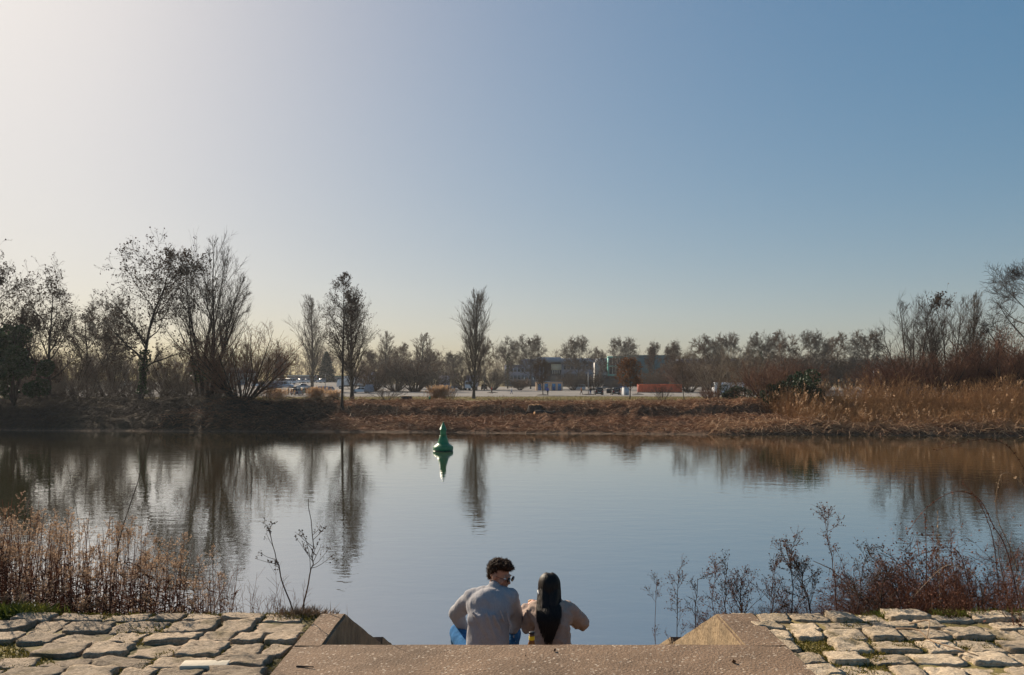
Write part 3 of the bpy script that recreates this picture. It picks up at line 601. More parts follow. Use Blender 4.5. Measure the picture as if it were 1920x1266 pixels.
# the row beyond the car park
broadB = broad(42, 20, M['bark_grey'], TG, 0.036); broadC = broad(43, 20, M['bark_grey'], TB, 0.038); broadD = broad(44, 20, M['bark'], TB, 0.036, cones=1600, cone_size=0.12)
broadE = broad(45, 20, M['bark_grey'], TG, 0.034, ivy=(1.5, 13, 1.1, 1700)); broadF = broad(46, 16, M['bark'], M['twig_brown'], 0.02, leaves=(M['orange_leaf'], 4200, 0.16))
popD = poplar(84, 22, M['bark_grey'], TB, 0.03, nb=40, wid=0.36)
FT = [(broadB, 530, 300, 668, .9, "bare tree at the far end of the left car park"), (popD, 722, 262, 620, 1.3, "tapering bare tree in the wood behind the white truck, nearest to the truck"),
      (broadC, 752, 268, 640, 1.0, "rounded bare tree in the middle of the wood right of the white truck"), (popD, 788, 255, 622, 1.5, "peaked bare tree at the right end of the wood right of the white truck"),
      (broadC, 806, 262, 650, 1.0, "lower bare tree ending the wood left of the tallest poplar"), (broadD, 690, 285, 650, 1.0, "bare tree rising behind the white truck"),
      (broadB, 852, 245, 656, 1.0, "low rounded bare tree immediately left of the tallest poplar"), (broadC, 908, 235, 627, .75, "bare tree immediately right of the tallest poplar"),
      (broadE, 952, 270, 626, .75, "bare tree with a green ivy-clad trunk left of the grey flat-roofed building"), (broadB, 995, 262, 624, .95, "bare rounded tree before the left end of the grey flat-roofed building"),
      (broadD, 1018, 172, 668, .85, "small bare tree in the car park in front of the peach kiosks"), (broadB, 1082, 255, 626, .95, "bare rounded tree before the right end of the grey flat-roofed building"),
      (broadC, 1122, 300, 648, .7, "small bare tree between the grey building and the teal building"), (broadB, 1168, 262, 628, 1.0, "bare tree rising behind the orange-leaved tree"),
      (broadF, 1181, 140, 666, 1.05, "small tree still holding orange brown leaves on the grass by the car park"), (broadD, 1228, 262, 634, .7, "bare tree in front of the teal building, first right of the orange-leaved tree"),
      (broadD, 1266, 250, 632, .72, "bare tree at the right corner of the teal building"), (broadC, 1318, 225, 624, .95, "bare tree with fan-shaped crown, left of the fan-shaped pair"),
      (broadB, 1362, 222, 620, .95, "bare tree with fan-shaped crown, right of the fan-shaped pair"), (broadE, 1428, 205, 615, .8, "bare forked tree with dark ivy on its trunk, left of the ivy bush"),
      (broadC, 1466, 215, 616, .95, "bare tree right of the dark ivy-trunked forked tree"), (broadB, 1524, 225, 615, .85, "bare tree above the dark green ivy bush"),
      (broadC, 1570, 230, 620, .85, "bare tree above the reed bed, second left of the reed plumes"), (broadB, 1624, 225, 615, .95, "bare round-crowned tree left of the open many-stemmed trees at right")]
seen = set(); GF = "row of bare trees beyond the car park"
for i, (e, px, d, top, w, lab) in enumerate(FT):
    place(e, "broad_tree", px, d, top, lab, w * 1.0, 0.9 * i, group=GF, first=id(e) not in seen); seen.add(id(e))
con = conifer(91, 14); place(con, "conifer_tree", 523, 330, 664, "pointed dark conifer at the left end of the car park", 1.2, 0, group="conifers beyond the car park")
con2 = conifer(92, 12); place(con2, "conifer_tree", 612, 320, 660, "rounded dark conifer between the left poplar and the slender tree", 1.6, 0, group="conifers beyond the car park")
# scrub belt at the foot of that row
thick = shrub(64, 8, M['bark'], TB, 0.026, n=26, lean=38, sub=(8, 5, 3)); thick2 = shrub(65, 8, M['bark_grey'], TG, 0.026, n=26, lean=38, sub=(8, 5, 3))
SB = [(700, 272, 676, "left of the sprawling bare shrub"), (742, 275, 670, "directly above the sprawling bare shrub"), (778, 270, 668, "above the reed clump"), (812, 268, 690, "left of the lilac lorry box"),
      (868, 300, 690, "left behind the tallest poplar"), (925, 305, 690, "left of the ivy-clad trunk"), (975, 300, 708, "left of the peach kiosks"), (1075, 300, 694, "above the small white van"),
      (1112, 305, 700, "right of the small white van"), (1150, 300, 712, "below the teal building's glass front"), (1218, 290, 694, "left half of the teal building's wall"), (1250, 285, 692, "right half of the teal building's wall"),
      (1292, 260, 672, "right of the teal building"), (1330, 240, 664, "beneath the fan-shaped pair at left"), (1375, 236, 664, "beneath the fan-shaped pair at right"), (1412, 230, 666, "beside the dark ivy-trunked tree"),
      (1450, 225, 660, "above the ivy bush's left shoulder"), (1495, 230, 660, "above the ivy bush's top"), (1545, 232, 664, "left above the reed plumes"), (1590, 235, 668, "above the reed plumes"), (1640, 232, 664, "right above the reed plumes"), (1690, 225, 668, "behind the open many-stemmed trees")]
for i, (px, d, top, where) in enumerate(SB):
    e = (thick, thick2)[i % 2]; place(e, "scrub_bush", px, d * (.80 if px < 1300 else 1.0), top, "brown leafless scrub bush " + where, 1.7, 1.3 * i, "bush", "scrub belt beyond the car park", i < 2)
dk = ivy_mass(52, 4, 3.0, 3200, M['conifer'], 0.22); place(dk, "evergreen_bush", 972, 285, 714, "dark evergreen bush left of the peach kiosks", 1.3, 0, "bush")

# right bank
GR = "trees on the far right bank"
alderD = willow(38, 15, M['bark'], TD, 0.012, n=5, lean=34); place(alderD, "many_stemmed_tree", 1716, 98, 548, "open many-stemmed bare tree spreading left at the right side", 1.0, 0.4, group=GR)
alderE = willow(39, 15, M['bark'], TD, 0.012, n=4, lean=20); place(alderE, "bare_tree", 1772, 102, 538, "bare tree with a cluster of brown leaves at its top, right of the spreading tree", 0.9, 1.4, group=GR)
rngl = RNG(5); cv = np.array([v.co[:] for c_ in alderE.children if c_.name.startswith('crown') for v in c_.data.vertices]); top_ = cv[cv[:, 2].argmax()]; cv = cv[np.linalg.norm((cv - top_ - [0, 0, -1.4]) * [1, 1, 1.3], axis=1) < 2.7]; cl = cv[rngl.integers(0, len(cv), 560)] + rngl.normal(0, .15, (560, 3))
MB().flecks(cl, 0.085, rngl, 1.2).build("leaves", M['dead_leaf'], alderE)
place(alderB, "bare_tree", 1848, 100, 575, "thin bare tree right of the narrow poplar at right", 0.7, 5.0, group=GR, first=False)
broadG = broad(47, 18, M['bark'], TD, 0.014); place(broadG, "broad_tree", 1935, 96, 470, "large bare tree cut off by the right edge of the picture", 0.95, 0.4, group=GR)
for i, (px, d, top, lab) in enumerate([(1700, 96, 652, "reddish scrub at the foot of the spreading many-stemmed tree"), (1765, 95, 640, "reddish scrub under the tree with the brown leaf cluster"), (1830, 94, 630, "reddish scrub below the narrow right poplar"),
                                       (1890, 92, 612, "reddish scrub under the large tree at the right edge"), (1950, 90, 600, "reddish scrub cut off by the right edge"), (1655, 98, 668, "reddish scrub behind the left end of the reed bed")]):
    place(shrubA, "scrub_bush", px, d, top, lab, 1.15, 0.8 * i + .3, "bush", "reddish scrub on the far right bank", False)
paleS = shrub(66, 8, M['bark_pale'], M['bark_pale'], 0.014, n=18, lean=44, sub=(6, 5, 2)); place(paleS, "pale_shrub", 1345, 108, 648, "pale-stemmed bare shrub in front of the white minibus, left one", 1.0, 0.2, "shrub", "pale shrubs by the minibus")
place(paleS, "pale_shrub", 1398, 112, 640, "pale-stemmed bare shrub in front of the white minibus, right one", 0.9, 2.2, "shrub", "pale shrubs by the minibus", False)
lean_t = alder(40, 10, M['bark'], TB, 0.014); lt = place(lean_t, "leaning_tree", 1283, 122, 650, "thin leaning bare tree at the right end of the orange containers", 0.7, 0.3, group=GR); lt.rotation_euler = (0, -0.10, 0.3)
ivyB = ivy_mass(53, 5, 2.8, 6500, M['ivy'], 0.10); place(ivyB, "ivy_bush", 1505, 84, 694, "large dark green ivy bush left of the reed bed", 0.80, 0.4, "bush", "evergreen bushes on the right bank")
place(ivyB, "ivy_bush", 1452, 86, 716, "lower ivy bush on the left side of the large dark green one", 0.85, 2.4, "bush", "evergreen bushes on the right bank", False)
place(ivyB, "ivy_bush", 1378, 103, 722, "low leafy evergreen bush below the white minibus", 1.3, 4.0, "bush", "evergreen bushes on the right bank", False)
for px, d, top, lab in [(1430, 88, 668, "brown scrub around the left side of the ivy bush"), (1485, 90, 662, "brown scrub rising behind the large ivy bush"), (1330, 103, 722, "low brown scrub left of the low leafy evergreen bush")]:
    place(shrubA, "scrub_bush", px, d, top, lab, 1.1, px * .01, "bush", "brown scrub round the ivy bushes", False)

# far wood that closes the horizon
def far_wood():
    rng = RNG(99); n = 900; x = rng.uniform(-380, 380, n); y = rng.uniform(345, 460, n); h = 8.5 + 5 * vnoise(x * .02, y * 0, 7) + rng.uniform(-2, 2, n)
    S = np.stack([x, y, gz(x, y) - .1], 1); P = grow(rng, S, np.tile([[0, 0, 1.]], (n, 1)), h, 5, .05, .05); R = taper(np.full(n, .16), 5, .2); mb = MB().tubes(P, R, 4)
    S, D, r, L, t, _ = spawn(rng, P, R, h, 12, .15, 1, 45, 12); P1 = grow(rng, S, D, L * .32, 3, .1, .08); R1 = taper(np.full(len(S), .06), 3, .4); mb.tubes(P1, R1, 3)
    S, D, r, L, t, _ = spawn(rng, P1, R1, L * .32, 6, .1, 1, 45, 14); mb.tubes(grow(rng, S, D, L * .5, 2, .1, .05), taper(np.full(len(S), .06), 2, .6), 3)
    tag(mb.build("far_wood", TB), "brown leafless wood closing the horizon behind the car park", "wood", kind='stuff')
far_wood()

# ------------------------------------------------------------------ bank litter, reeds
def lying(name, n, x0, x1, t0, t1, seed, m, rad, lmin, lmax, lift, label, cat, arch=0.0, patch=0.0, K=4):
    rng = RNG(seed); x = rng.uniform(x0, x1, n); t = rng.uniform(t0, t1, n); y = shore(x) + t
    if patch: k = vnoise(x * .35, y * .5, seed) > patch; x, y = x[k], y[k]; n = len(x)
    a = rng.uniform(0, 6.28, n); L = rng.uniform(lmin, lmax, n); D = np.stack([np.cos(a), np.sin(a) * .6, rng.uniform(-0.1, arch, n)], 1)
    P = [np.stack([x, y, gz(x, y) + rng.uniform(0.0, lift, n)], 1)]; d = nrm(D)
    for k in range(K - 1):
        d = nrm(d + rng.normal(0, .22, d.shape) + np.array([0, 0, -arch * 0.55])); p = P[-1] + d * (L / (K - 1))[:, None]; p[:, 2] = np.maximum(p[:, 2], gz(p[:, 0], p[:, 1]) + .012); P.append(p)
    P = np.stack(P, 1); R = rng.uniform(.6, 1.3, n)[:, None] * rad * np.linspace(1, .5, K)[None]
    return tag(MB().tubes(P, R, 3).build(name, m), label, cat, kind='stuff')
lying("brash", 24000, -34, 48, 0.6, 25, 201, M['brash'], .028, .4, 1.5, .22, "brown cut brash and reed stubble strewn over the far bank", "brash", .25)
lying("straw", 12000, -18, 48, 0.8, 24, 202, M['straw'], .026, .4, 1.3, .28, "pale broken straw scattered on the far bank", "straw", .3, .42)
lying("straw", 5200, 18, 46, 0.3, 6.5, 203, M['straw'], .024, .6, 1.8, .45, "thick pale straw matted along the right waterline", "straw", .4)
lying("brash", 5000, -18, 32, 17, 25, 206, M['straw'], .022, .3, .9, .4, "ragged straw fringe on top of the far bank", "brash", .7)
lying("bramble_scrub", 15000, -64, -20, 0.4, 20, 204, M['twig_dark'], .019, .8, 2.4, .6, "dark bramble scrub covering the left far bank", "bramble", 1.1, .25, 5)
lying("bramble_scrub", 5000, 30, 58, 3, 20, 205, M['twig_red'], .012, .8, 2.6, .8, "reddish bramble scrub covering the right far bank", "bramble", 1.1, .2, 5)

def reeds(n, cx, cy, sx, sy, h, seed, plume=True, rad=.011, lean=.16, region=None, uneven=0.3, pfrac=.5):
    rng = RNG(seed)
    if region is None: x = rng.normal(cx, sx, n); y = rng.normal(cy, sy, n)
    else: x = rng.uniform(region[0], region[1], n); y = shore(x) + rng.uniform(region[2], region[3], n)
    z = gz(x, y) - .05; hh = h(x, y) if callable(h) else np.full(n, h); hh = hh * rng.uniform(1 - uneven, 1.08, n)
    D = nrm(np.stack([rng.normal(0.05, lean, n), rng.normal(0, lean, n), np.ones(n)], 1)); P = grow(rng, np.stack([x, y, z], 1), D, hh, 5, .05, -.02)
    st = MB().tubes(P, np.linspace(rad, rad * .5, 5)[None] * np.ones((n, 1)), 3)
    # long drooping leaves
    S, DD, r, L, t, _ = spawn(rng, P, np.full((n, 5), rad), hh, 4, .2, .9, 38, 14); st.tubes(grow(rng, S, DD, np.minimum(.2 * L, .7), 3, .12, -.16), np.array([[.012, .014, .003]]) * np.ones((len(S), 1)), 3)
    pl = None
    if plume:
        k = rng.random(n) < (pfrac if region is None else pfrac * np.where(x < 36, .9, .25)); T = P[k, -1]; N = len(T); m = 9; d = nrm(P[k, -1] - P[k, -2])
        u = rng.uniform(-.35, .12, (N, m, 1)); C = (T[:, None] + d[:, None] * u + rng.normal(0, .045, (N, m, 3))).reshape(-1, 3); pl = MB().flecks(C, .042, rng, 2.1, bias=(0.6, 0, .8))
    return st, pl
def reed_thing(name, label, n, px, d, sx, sy, h, seed, **k):
    st, pl = reeds(n, X(px, d), d, sx, sy, h, seed, **k); e = empty(name, (X(px, d), d, gz1(X(px, d), d)), 0, label, "reeds", "reed clumps at the car park edge")
    for o in (st.build("stalks", M['reed'], e), pl.build("plumes", M['reed_plume'], e)): o.matrix_parent_inverse = e.matrix_basis.inverted()
    return e
bpy.context.view_layer.update()
reed_thing("reed_clump", "orange tan reed clump left of the slender tree by the dark estate car", 300, 594, 126, .75, .7, 2.0, 301)
reed_thing("reed_clump", "low tan reed clump directly left of the slender tree trunk", 170, 626, 122, .6, .6, 1.5, 302)
reed_thing("reed_clump", "tan reed clump at the foot of the reddish willow shrub", 240, 518, 124, .9, .7, 1.7, 303)
reed_thing("reed_clump", "pale plumed reed clump left of the tallest poplar", 330, 822, 116, .75, .6, 2.1, 304)
def reed_bed():
    h = lambda x, y: 1.5 + 2.1 * smooth(2, 10, y - shore(x)) + 2.4 * (vnoise(x * .35, y * .4, 31) - .5)
    st, pl = reeds(8200, 0, 0, 0, 0, h, 305, region=(27.2, 58, 1.6, 15), lean=.42, rad=.013, uneven=.65, pfrac=.10)
    e = tag(st.build("reed_bed", M['reed']), "tall golden brown reed bed filling the right far bank", "reeds", kind='stuff'); pl.build("plumes", M['reed_plume'], e)["kind"] = 'stuff'
reed_bed()
xm = RNG(7).uniform(-60, 60, 16000); ym = RNG(8).uniform(118, 160, 16000)
blades("meadow_grass", np.stack([xm, ym, gz(xm, ym)], 1), 0.28, RNG(9), M['moss'], 0.02, 0.5, label="yellowish meadow grass between the bank and the car park", cat="grass")
# ------------------------------------------------------------------ plants on the near bank
def spline(pts, K):
    P = np.asarray(pts, float); n = len(P); t = np.linspace(0, n - 1, K); i = np.minimum(t.astype(int), n - 2); f = (t - i)[:, None]
    p0 = P[np.maximum(i - 1, 0)]; p1 = P[i]; p2 = P[i + 1]; p3 = P[np.minimum(i + 2, n - 1)]
    return 0.5 * ((2 * p1) + (-p0 + p2) * f + (2 * p0 - 5 * p1 + 4 * p2 - p3) * f ** 2 + (-p0 + 3 * p1 - 3 * p2 + p3) * f ** 3)
def W(px, py, d): return (X(px, d), d, Z(py, d))
def goldenrod():
    rng = RNG(401); n = 600; u = rng.beta(1.0, 1.7, n); px = -40 + u * 480; d = rng.uniform(5.75, 7.6, n)
    x = X(px, d); z0 = gz(x, d) - .03
    top = 905 + 0.22 * np.clip(px, 0, 500) + 55 * (vnoise(px * .02, d, 3) - .3) + rng.exponential(45, n) + rng.uniform(0, 90, n); top = np.where(rng.random(n) < .28, top + rng.uniform(60, 190, n), top)
    H = np.clip(Z(top, d) - z0, .25, 1.9); D = nrm(np.stack([rng.normal(.02, .07, n), rng.normal(0, .05, n), np.ones(n)], 1))
    P = grow(rng, np.stack([x, d, z0], 1), D, H, 7, .035, .0); mb = MB().tubes(P, np.linspace(.0042, .0018, 7)[None] * np.ones((n, 1)), 3)
    e = mb.build("goldenrod", M['stem_red']); tag(e, "tall dry goldenrod stand with fluffy seed heads at the left edge of the paving", "plants", kind='stuff')
    R = np.full((n, 7), .003); S, DD, r_, L, t, _ = spawn(rng, P, R, H, 18, .03, .72, 50, 20); K = 4
    lv = grow(rng, S, DD, rng.uniform(.03, .085, len(S)), K, .35, -.30); MB().tubes(lv, np.array([[.0025, .0045, .004, .001]]) * np.ones((len(S), 1)), 3).build("dry_leaves", M['stem_red'], e)["kind"] = 'stuff'
    k = rng.random(n) < .48; S, DD, r_, L, t, _ = spawn(rng, P[k], R[k], H[k], 9, .84, 1, 55, 14)
    br = grow(rng, S, DD, (1.05 - t) * .10 + .02, 4, .15, .10); MB().tubes(br, np.full((len(S), 4), .0012), 3).build("seed_branches", M['stem_tan'], e)["kind"] = 'stuff'
    C = (br[:, 1:, None, :] + rng.normal(0, .007, (len(br), 3, 4, 3))).reshape(-1, 3); MB().flecks(C, .0046, rng, 1.3).build("seed_fluff", M['fluff'], e)["kind"] = 'stuff'
goldenrod()
def thin_stalks():
    rng = RNG(402); n = 150; px = rng.uniform(330, 606, n); d = rng.uniform(5.62, 6.3, n); x = X(px, d); H = np.clip(rng.gamma(3, .055, n) + .16 * smooth(560, 380, px) * rng.random(n) * 2, .05, .62)
    P = grow(rng, np.stack([x, d, gz(x, d) - .02], 1), nrm(np.stack([rng.normal(0, .16, n), rng.normal(0, .1, n), np.ones(n)], 1)), H, 6, .07, 0); mb = MB().tubes(P, np.linspace(.0022, .0009, 6)[None] * np.ones((n, 1)), 3)
    S, D, r_, L, t, _ = spawn(rng, P, np.full((n, 6), .001), H, 5, .35, 1, 45, 15); mb.tubes(grow(rng, S, D, L * .22, 3, .15, .05), np.full((len(S), 3), .0009), 3)
    tag(mb.build("dry_stalks", M['stem_red']), "thin short dry stalks along the paving edge left of the stair wall", "plants", kind='stuff')
thin_stalks()
def weed(name, label, pts, rad, nb, seed, blen=.16, heads=True, m='stem_dark', up=.1, t0=.3, cat="weed", group=None, hs=.008, sub=3, hm='dead_leaf'):
    rng = RNG(seed); P = spline(pts, 14)[None]; P[:, 1:-1] += rng.normal(0, .004, (1, 12, 3)); R = np.linspace(rad, rad * .35, 14)[None]; L = np.array([np.linalg.norm(P[0, -1] - P[0, 0])])
    base = P[0, 0].copy(); e = empty(name, tuple(base), 0, label, cat, group); st = MB().tubes(P - base, R, 6)
    S, D, r_, LL, t, _ = spawn(rng, P, R, L, nb, t0, 1, 42, 12); B1 = grow(rng, S, D, blen * (1.25 - t) * rng.uniform(.6, 1.3, len(t)) , 5, .10, up); R1 = np.maximum(taper(np.full(len(S), rad * .4), 5, .4), .0009); st.tubes(B1 - base, R1, 4)
    S, D, r_, LL, t, _ = spawn(rng, B1, R1, np.full(len(B1), blen), sub, .3, 1, 40, 14); B2 = grow(rng, S, D, .28 * LL * rng.uniform(.5, 1.2, len(t)), 3, .12, up); st.tubes(B2 - base, np.full((len(S), 3), .0009), 3)
    st.build("stem", M[m], e, True)
    if heads:
        T = np.concatenate([B2[:, -1], B1[:, -1], B2[:, 1]]); C = (T[:, None] + rng.normal(0, .005, (len(T), 2, 3))).reshape(-1, 3) - base; MB().flecks(C, hs, rng, 1.3).build("seed_heads", M[hm], e)["kind"] = 'stuff'
    return e
GW = "dead weeds on the near bank"
weed("dead_weed", "dark bare dead weed leaning left beside the left stair wall", [W(552, 1152, 5.75), W(530, 1090, 5.74), W(516, 1040, 5.72), W(502, 985, 5.7)], .0055, 9, 411, .16, True, group=GW, hs=.005)
weed("dead_weed", "tall curved dark dead weed just left of the left stair wall", [W(568, 1154, 5.72), W(578, 1090, 5.72), W(588, 1030, 5.72), W(578, 935, 5.72)], .0060, 11, 412, .17, True, group=GW, hs=.005, t0=.42)
weed("dead_weed", "long slanting dark twig rising out of the goldenrod", [W(205, 1150, 6.4), W(225, 1010, 6.3), W(262, 890, 6.2), W(298, 765, 6.1)], .0050, 6, 413, .12, False, group=GW, hs=.006, t0=.6)
weed("dead_weed", "thin upright dark stalk above the goldenrod", [W(150, 1150, 6.4), W(148, 1000, 6.4), W(138, 930, 6.4), W(126, 870, 6.4)], .003, 4, 414, .08, False, group=GW, t0=.5)
ww = [(1225, 1200, 1232, 1080, 7.3, "leftmost dry weed beside the right stair wall"), (1262, 1180, 1275, 1063, 7.0, "tall thin weed behind the sloping right stair wall"), (1300, 1165, 1308, 1085, 6.7, "short weed behind the peak of the right stair wall"),
      (1338, 1152, 1340, 1060, 6.3, "straight upright weed above the peak of the right stair wall"), (1352, 1154, 1364, 1055, 6.2, "bushy seeded weed right above the right stair wall"), (1385, 1158, 1392, 1085, 6.0, "low branching weed at the corner of the right paving"),
      (1440, 1156, 1455, 1060, 5.8, "dark seeded weed, first one along the right paving edge"), (1480, 1156, 1488, 1015, 5.8, "taller arching weed, second along the right paving edge"), (1520, 1156, 1505, 1070, 5.75, "brown weed, third along the right paving edge"),
      (1570, 1158, 1552, 968, 5.75, "tallest dark weed with seed clusters on the right paving edge"), (1600, 1158, 1625, 1040, 5.8, "forked weed right of the tallest dark weed"), (1640, 1158, 1662, 1070, 5.8, "slender weed left of the bramble thicket")]
for i, (x0, y0, x1, y1, d, lab) in enumerate(ww):
    zg = gz1(X(x0, d), d) - .02; b0 = (X(x0, d), d, zg); t = np.array(W(x1, y1, d)); b = np.array(b0)
    weed("dry_weed", lab, [b0, tuple(b + (t - b) * .4 + [.01, 0, .0]), tuple(b + (t - b) * .75 + [-.01, 0, 0]), tuple(t)], .0042 + .0012 * (i % 3), 17 + (i * 5) % 9, 420 + i, .24, True, 'stem_dark' if i % 3 else 'stem_red', .08, .0, group=GW, hs=.0040, sub=9, hm='stem_red' if i % 2 else 'dead_leaf')
for i, (pts, lab) in enumerate([([W(1705, 1165, 6.0), W(1620, 1120, 5.9), W(1560, 1070, 5.9), W(1525, 1052, 5.9)], "pale bent dead branch slanting left out of the bramble thicket"), ([W(1700, 1160, 5.9), W(1680, 1110, 5.9), W(1658, 1065, 5.9)], "short dark broken stick left of the bramble thicket")]):
    weed("dead_branch", lab, pts, .006, 4, 440 + i, .10, False, 'stem_tan' if i == 0 else 'stem_dark', .05, .3, "branch", GW)
# bramble thicket at the right
for i, (px, d, h, lab) in enumerate([(1735, 6.05, .62, "low reddish twiggy bush at the left of the bramble thicket"), (1800, 6.15, .78, "reddish twiggy bush in the middle of the bramble thicket"), (1862, 6.2, .95, "dense reddish twiggy bush near the right edge of the bramble thicket"), (1925, 6.3, 1.15, "dense reddish twiggy bush cut off by the right edge"), (1772, 5.85, .42, "small twiggy bush at the paving edge under the bramble arches"), (1885, 5.85, .5, "small twiggy bush at the right paving edge")]):
    if i == 0: tw = shrub(450, 1.0, M['stem_dark'], M['stem_red'], .0017, n=26, lean=62, sub=(9, 6, 3), leaves=(M['stem_red'], 2600, .0065))
    x = X(px, d); z = gz1(x, d) - .02
    if i == 0: tw.name = "twiggy_bush"; tw.location = (x, d, z); tw.scale = (h * 1.25, h, h); tag(tw, lab, "bush", "twiggy bushes in the bramble thicket")
    else: copy_tree(tw, (x, d, z), i * 1.1, (h * 1.15, h, h), lab, "bush", "twiggy bushes in the bramble thicket")
for i, (px, d, h_, lab) in enumerate([(1462, 5.78, .20, "low brown scrub at the right paving edge, leftmost"), (1515, 5.78, .24, "low brown scrub at the right paving edge, second from left"), (1566, 5.8, .22, "low brown scrub under the tallest dark weed"), (1612, 5.8, .26, "low brown scrub just right of the tallest dark weed"), (1660, 5.82, .30, "low brown scrub at the left end of the bramble thicket"), (1372, 6.0, .24, "low dry scrub behind the right stair wall's top"), (1300, 6.7, .26, "low dry scrub behind the right stair wall's slope"), (1245, 7.3, .26, "low dry scrub near the foot of the right stair wall")]):
    copy_tree(tw, (X(px, d), d, gz1(X(px, d), d) - .02), i * 1.7 + .4, (h_ * 1.3, h_, h_), lab, "bush", "low scrub along the right paving edge")
def cane(pts, label, rad=.004, m='stem_red', seed=0, K=26):
    rng = RNG(seed); P = spline(pts, K); base = P[0].copy(); e = empty("bramble_cane", tuple(base), 0, label, "bramble", "arching bramble canes"); MB().tubes(P[None] - base, np.linspace(rad, rad * .35, K)[None], 5).build("stem", M[m], e, True)
    q = rng.integers(3, K, 70); MB().flecks(P[q] - base + rng.normal(0, .005, (70, 3)), .0045, rng, 1.6).build("thorns", M[m], e)["kind"] = 'stuff'
r0 = lambda px, d: (X(px, d), d, gz1(X(px, d), d) - .02)
cane([r0(1925, 6.1), W(1890, 1040, 6.0), W(1862, 985, 5.9), W(1835, 935, 5.85), W(1790, 922, 5.8), W(1740, 950, 5.75), W(1700, 1000, 5.7)], "bramble cane arching left in a wide bow over the thicket", .0042, seed=1)
cane([r0(1915, 6.0), W(1905, 1060, 6.0), W(1870, 970, 5.95), W(1872, 905, 5.9), W(1890, 886, 5.9), W(1925, 915, 5.85)], "bramble cane curling over to the right at the top of the thicket", .0034, 'stem_tan', seed=2)
cane([r0(1880, 6.2), W(1865, 1030, 6.1), W(1840, 950, 6.0), W(1805, 905, 6.0)], "steep bramble cane in the middle of the thicket", .004, seed=3)
cane([r0(1738, 5.9), W(1737, 1060, 5.9), W(1735, 968, 5.9)], "straight upright bramble cane at the left of the thicket", .0045, seed=4)
cane([r0(1765, 5.95), W(1760, 1050, 5.95), W(1758, 960, 5.95)], "thin upright stalk right of the straight cane", .0025, 'stem_tan', seed=5)
cane([r0(1960, 6.2), W(1945, 960, 6.1), W(1910, 862, 6.0), W(1868, 826, 5.95), W(1815, 828, 5.9), W(1755, 845, 5.9)], "thin high bramble cane arching in from the right edge over the water", .0026, seed=6)
cane([r0(1830, 6.0), W(1800, 1040, 6.0), W(1740, 1035, 5.9), W(1690, 1060, 5.85)], "low bramble cane bowing left above the paving", .0036, seed=7)
cane([r0(1850, 6.0), W(1835, 1090, 5.9), W(1780, 1060, 5.9), W(1735, 1095, 5.85), W(1705, 1130, 5.8)], "lowest bramble cane touching down near the paving", .0038, 'stem_tan', seed=8)

# ------------------------------------------------------------------ modelling by merged volumes (people)
def cap(mb, a, b, ra, rb, n=14):
    a, b = np.asarray(a, float), np.asarray(b, float); ax = b - a; L = np.linalg.norm(ax); ax = ax / max(L, 1e-6)
    u = np.cross(ax, [0.3, 0.9, 0.2]); u /= np.linalg.norm(u); v = np.cross(ax, u); th = np.linspace(0, 2 * np.pi, n, endpoint=False); rings = []
    for s in np.linspace(-np.pi / 2 + .12, 0, 5): rings.append((a + ax * ra * np.sin(s), ra * np.cos(s)))
    for s in np.linspace(0, np.pi / 2 - .12, 5): rings.append((b + ax * rb * np.sin(s), rb * np.cos(s)))
    mb.loft([c + r * (np.cos(th)[:, None] * u + np.sin(th)[:, None] * v) for c, r in rings]); return mb
def ell(mb, c, rad, rot=None, n=18):
    th = np.linspace(0, 2 * np.pi, n, endpoint=False); rings = []
    for s in np.linspace(-np.pi / 2 + .08, np.pi / 2 - .08, 11): rings.append(np.stack([np.cos(s) * np.cos(th), np.cos(s) * np.sin(th), np.full(n, np.sin(s))], 1) * rad)
    R = np.eye(3) if rot is None else np.asarray(rot); mb.loft([r @ R.T + np.asarray(c) for r in rings]); return mb
def weld(name, mb, voxel, m, parent, smooth_it=4, amp=0.0, nscale=(20, 20, 20), ridge=False, fac=.5, diag=False):
    me = mb.mesh("tmp"); o = bpy.data.objects.new("tmp", me); sc2 = bpy.data.scenes.new("tmp"); sc2.collection.objects.link(o)
    r = o.modifiers.new("r", 'REMESH'); r.mode = 'VOXEL'; r.voxel_size = voxel; r.use_smooth_shade = True
    s = o.modifiers.new("s", 'SMOOTH'); s.iterations = smooth_it; s.factor = fac
    sc2.view_layers[0].update(); dg = sc2.view_layers[0].depsgraph; me2 = bpy.data.meshes.new_from_object(o.evaluated_get(dg), depsgraph=dg); me2.name = name
    bpy.data.objects.remove(o); bpy.data.meshes.remove(me); bpy.data.scenes.remove(sc2)
    if amp:
        for v in me2.vertices:
            p = Vector((v.co.x * nscale[0], v.co.y * nscale[1], v.co.z * nscale[2])); p = Vector((p.x + .8 * p.z, p.y, .35 * p.z - .30 * p.x)) if diag else p; k = mnoise.fractal(p, 1.0, 2.0, 2)
            if ridge: k = 1 - abs(k) * 2.2
            v.co += v.normal * k * amp
    for p in me2.polygons: p.use_smooth = True
    me2.materials.clear(); return link(name, me2, m, parent)
def frame(f, up=(0, 0, 1)):
    f = nrm(np.asarray(f, float)); r_ = nrm(np.cross(f, up)); u = np.cross(r_, f); return np.stack([r_, f, u], 1)      # columns: right, forward, up
def strands(S, N_, L, rng, rad, down=.6, K=5, curl=.2):
    d = nrm(N_ + rng.normal(0, .35, N_.shape)); P = [S]
    for k in range(K - 1): d = nrm(d + np.array([0, 0, -down]) + rng.normal(0, curl, d.shape)); P.append(P[-1] + d * (L / (K - 1))[:, None])
    return np.stack(P, 1), np.linspace(rad, rad * .4, K)[None] * np.ones((len(S), 1))
M['skin'] = mat('skin', (0.42, 0.20, 0.13), 0.55, 0.12, 30, spec=.35)
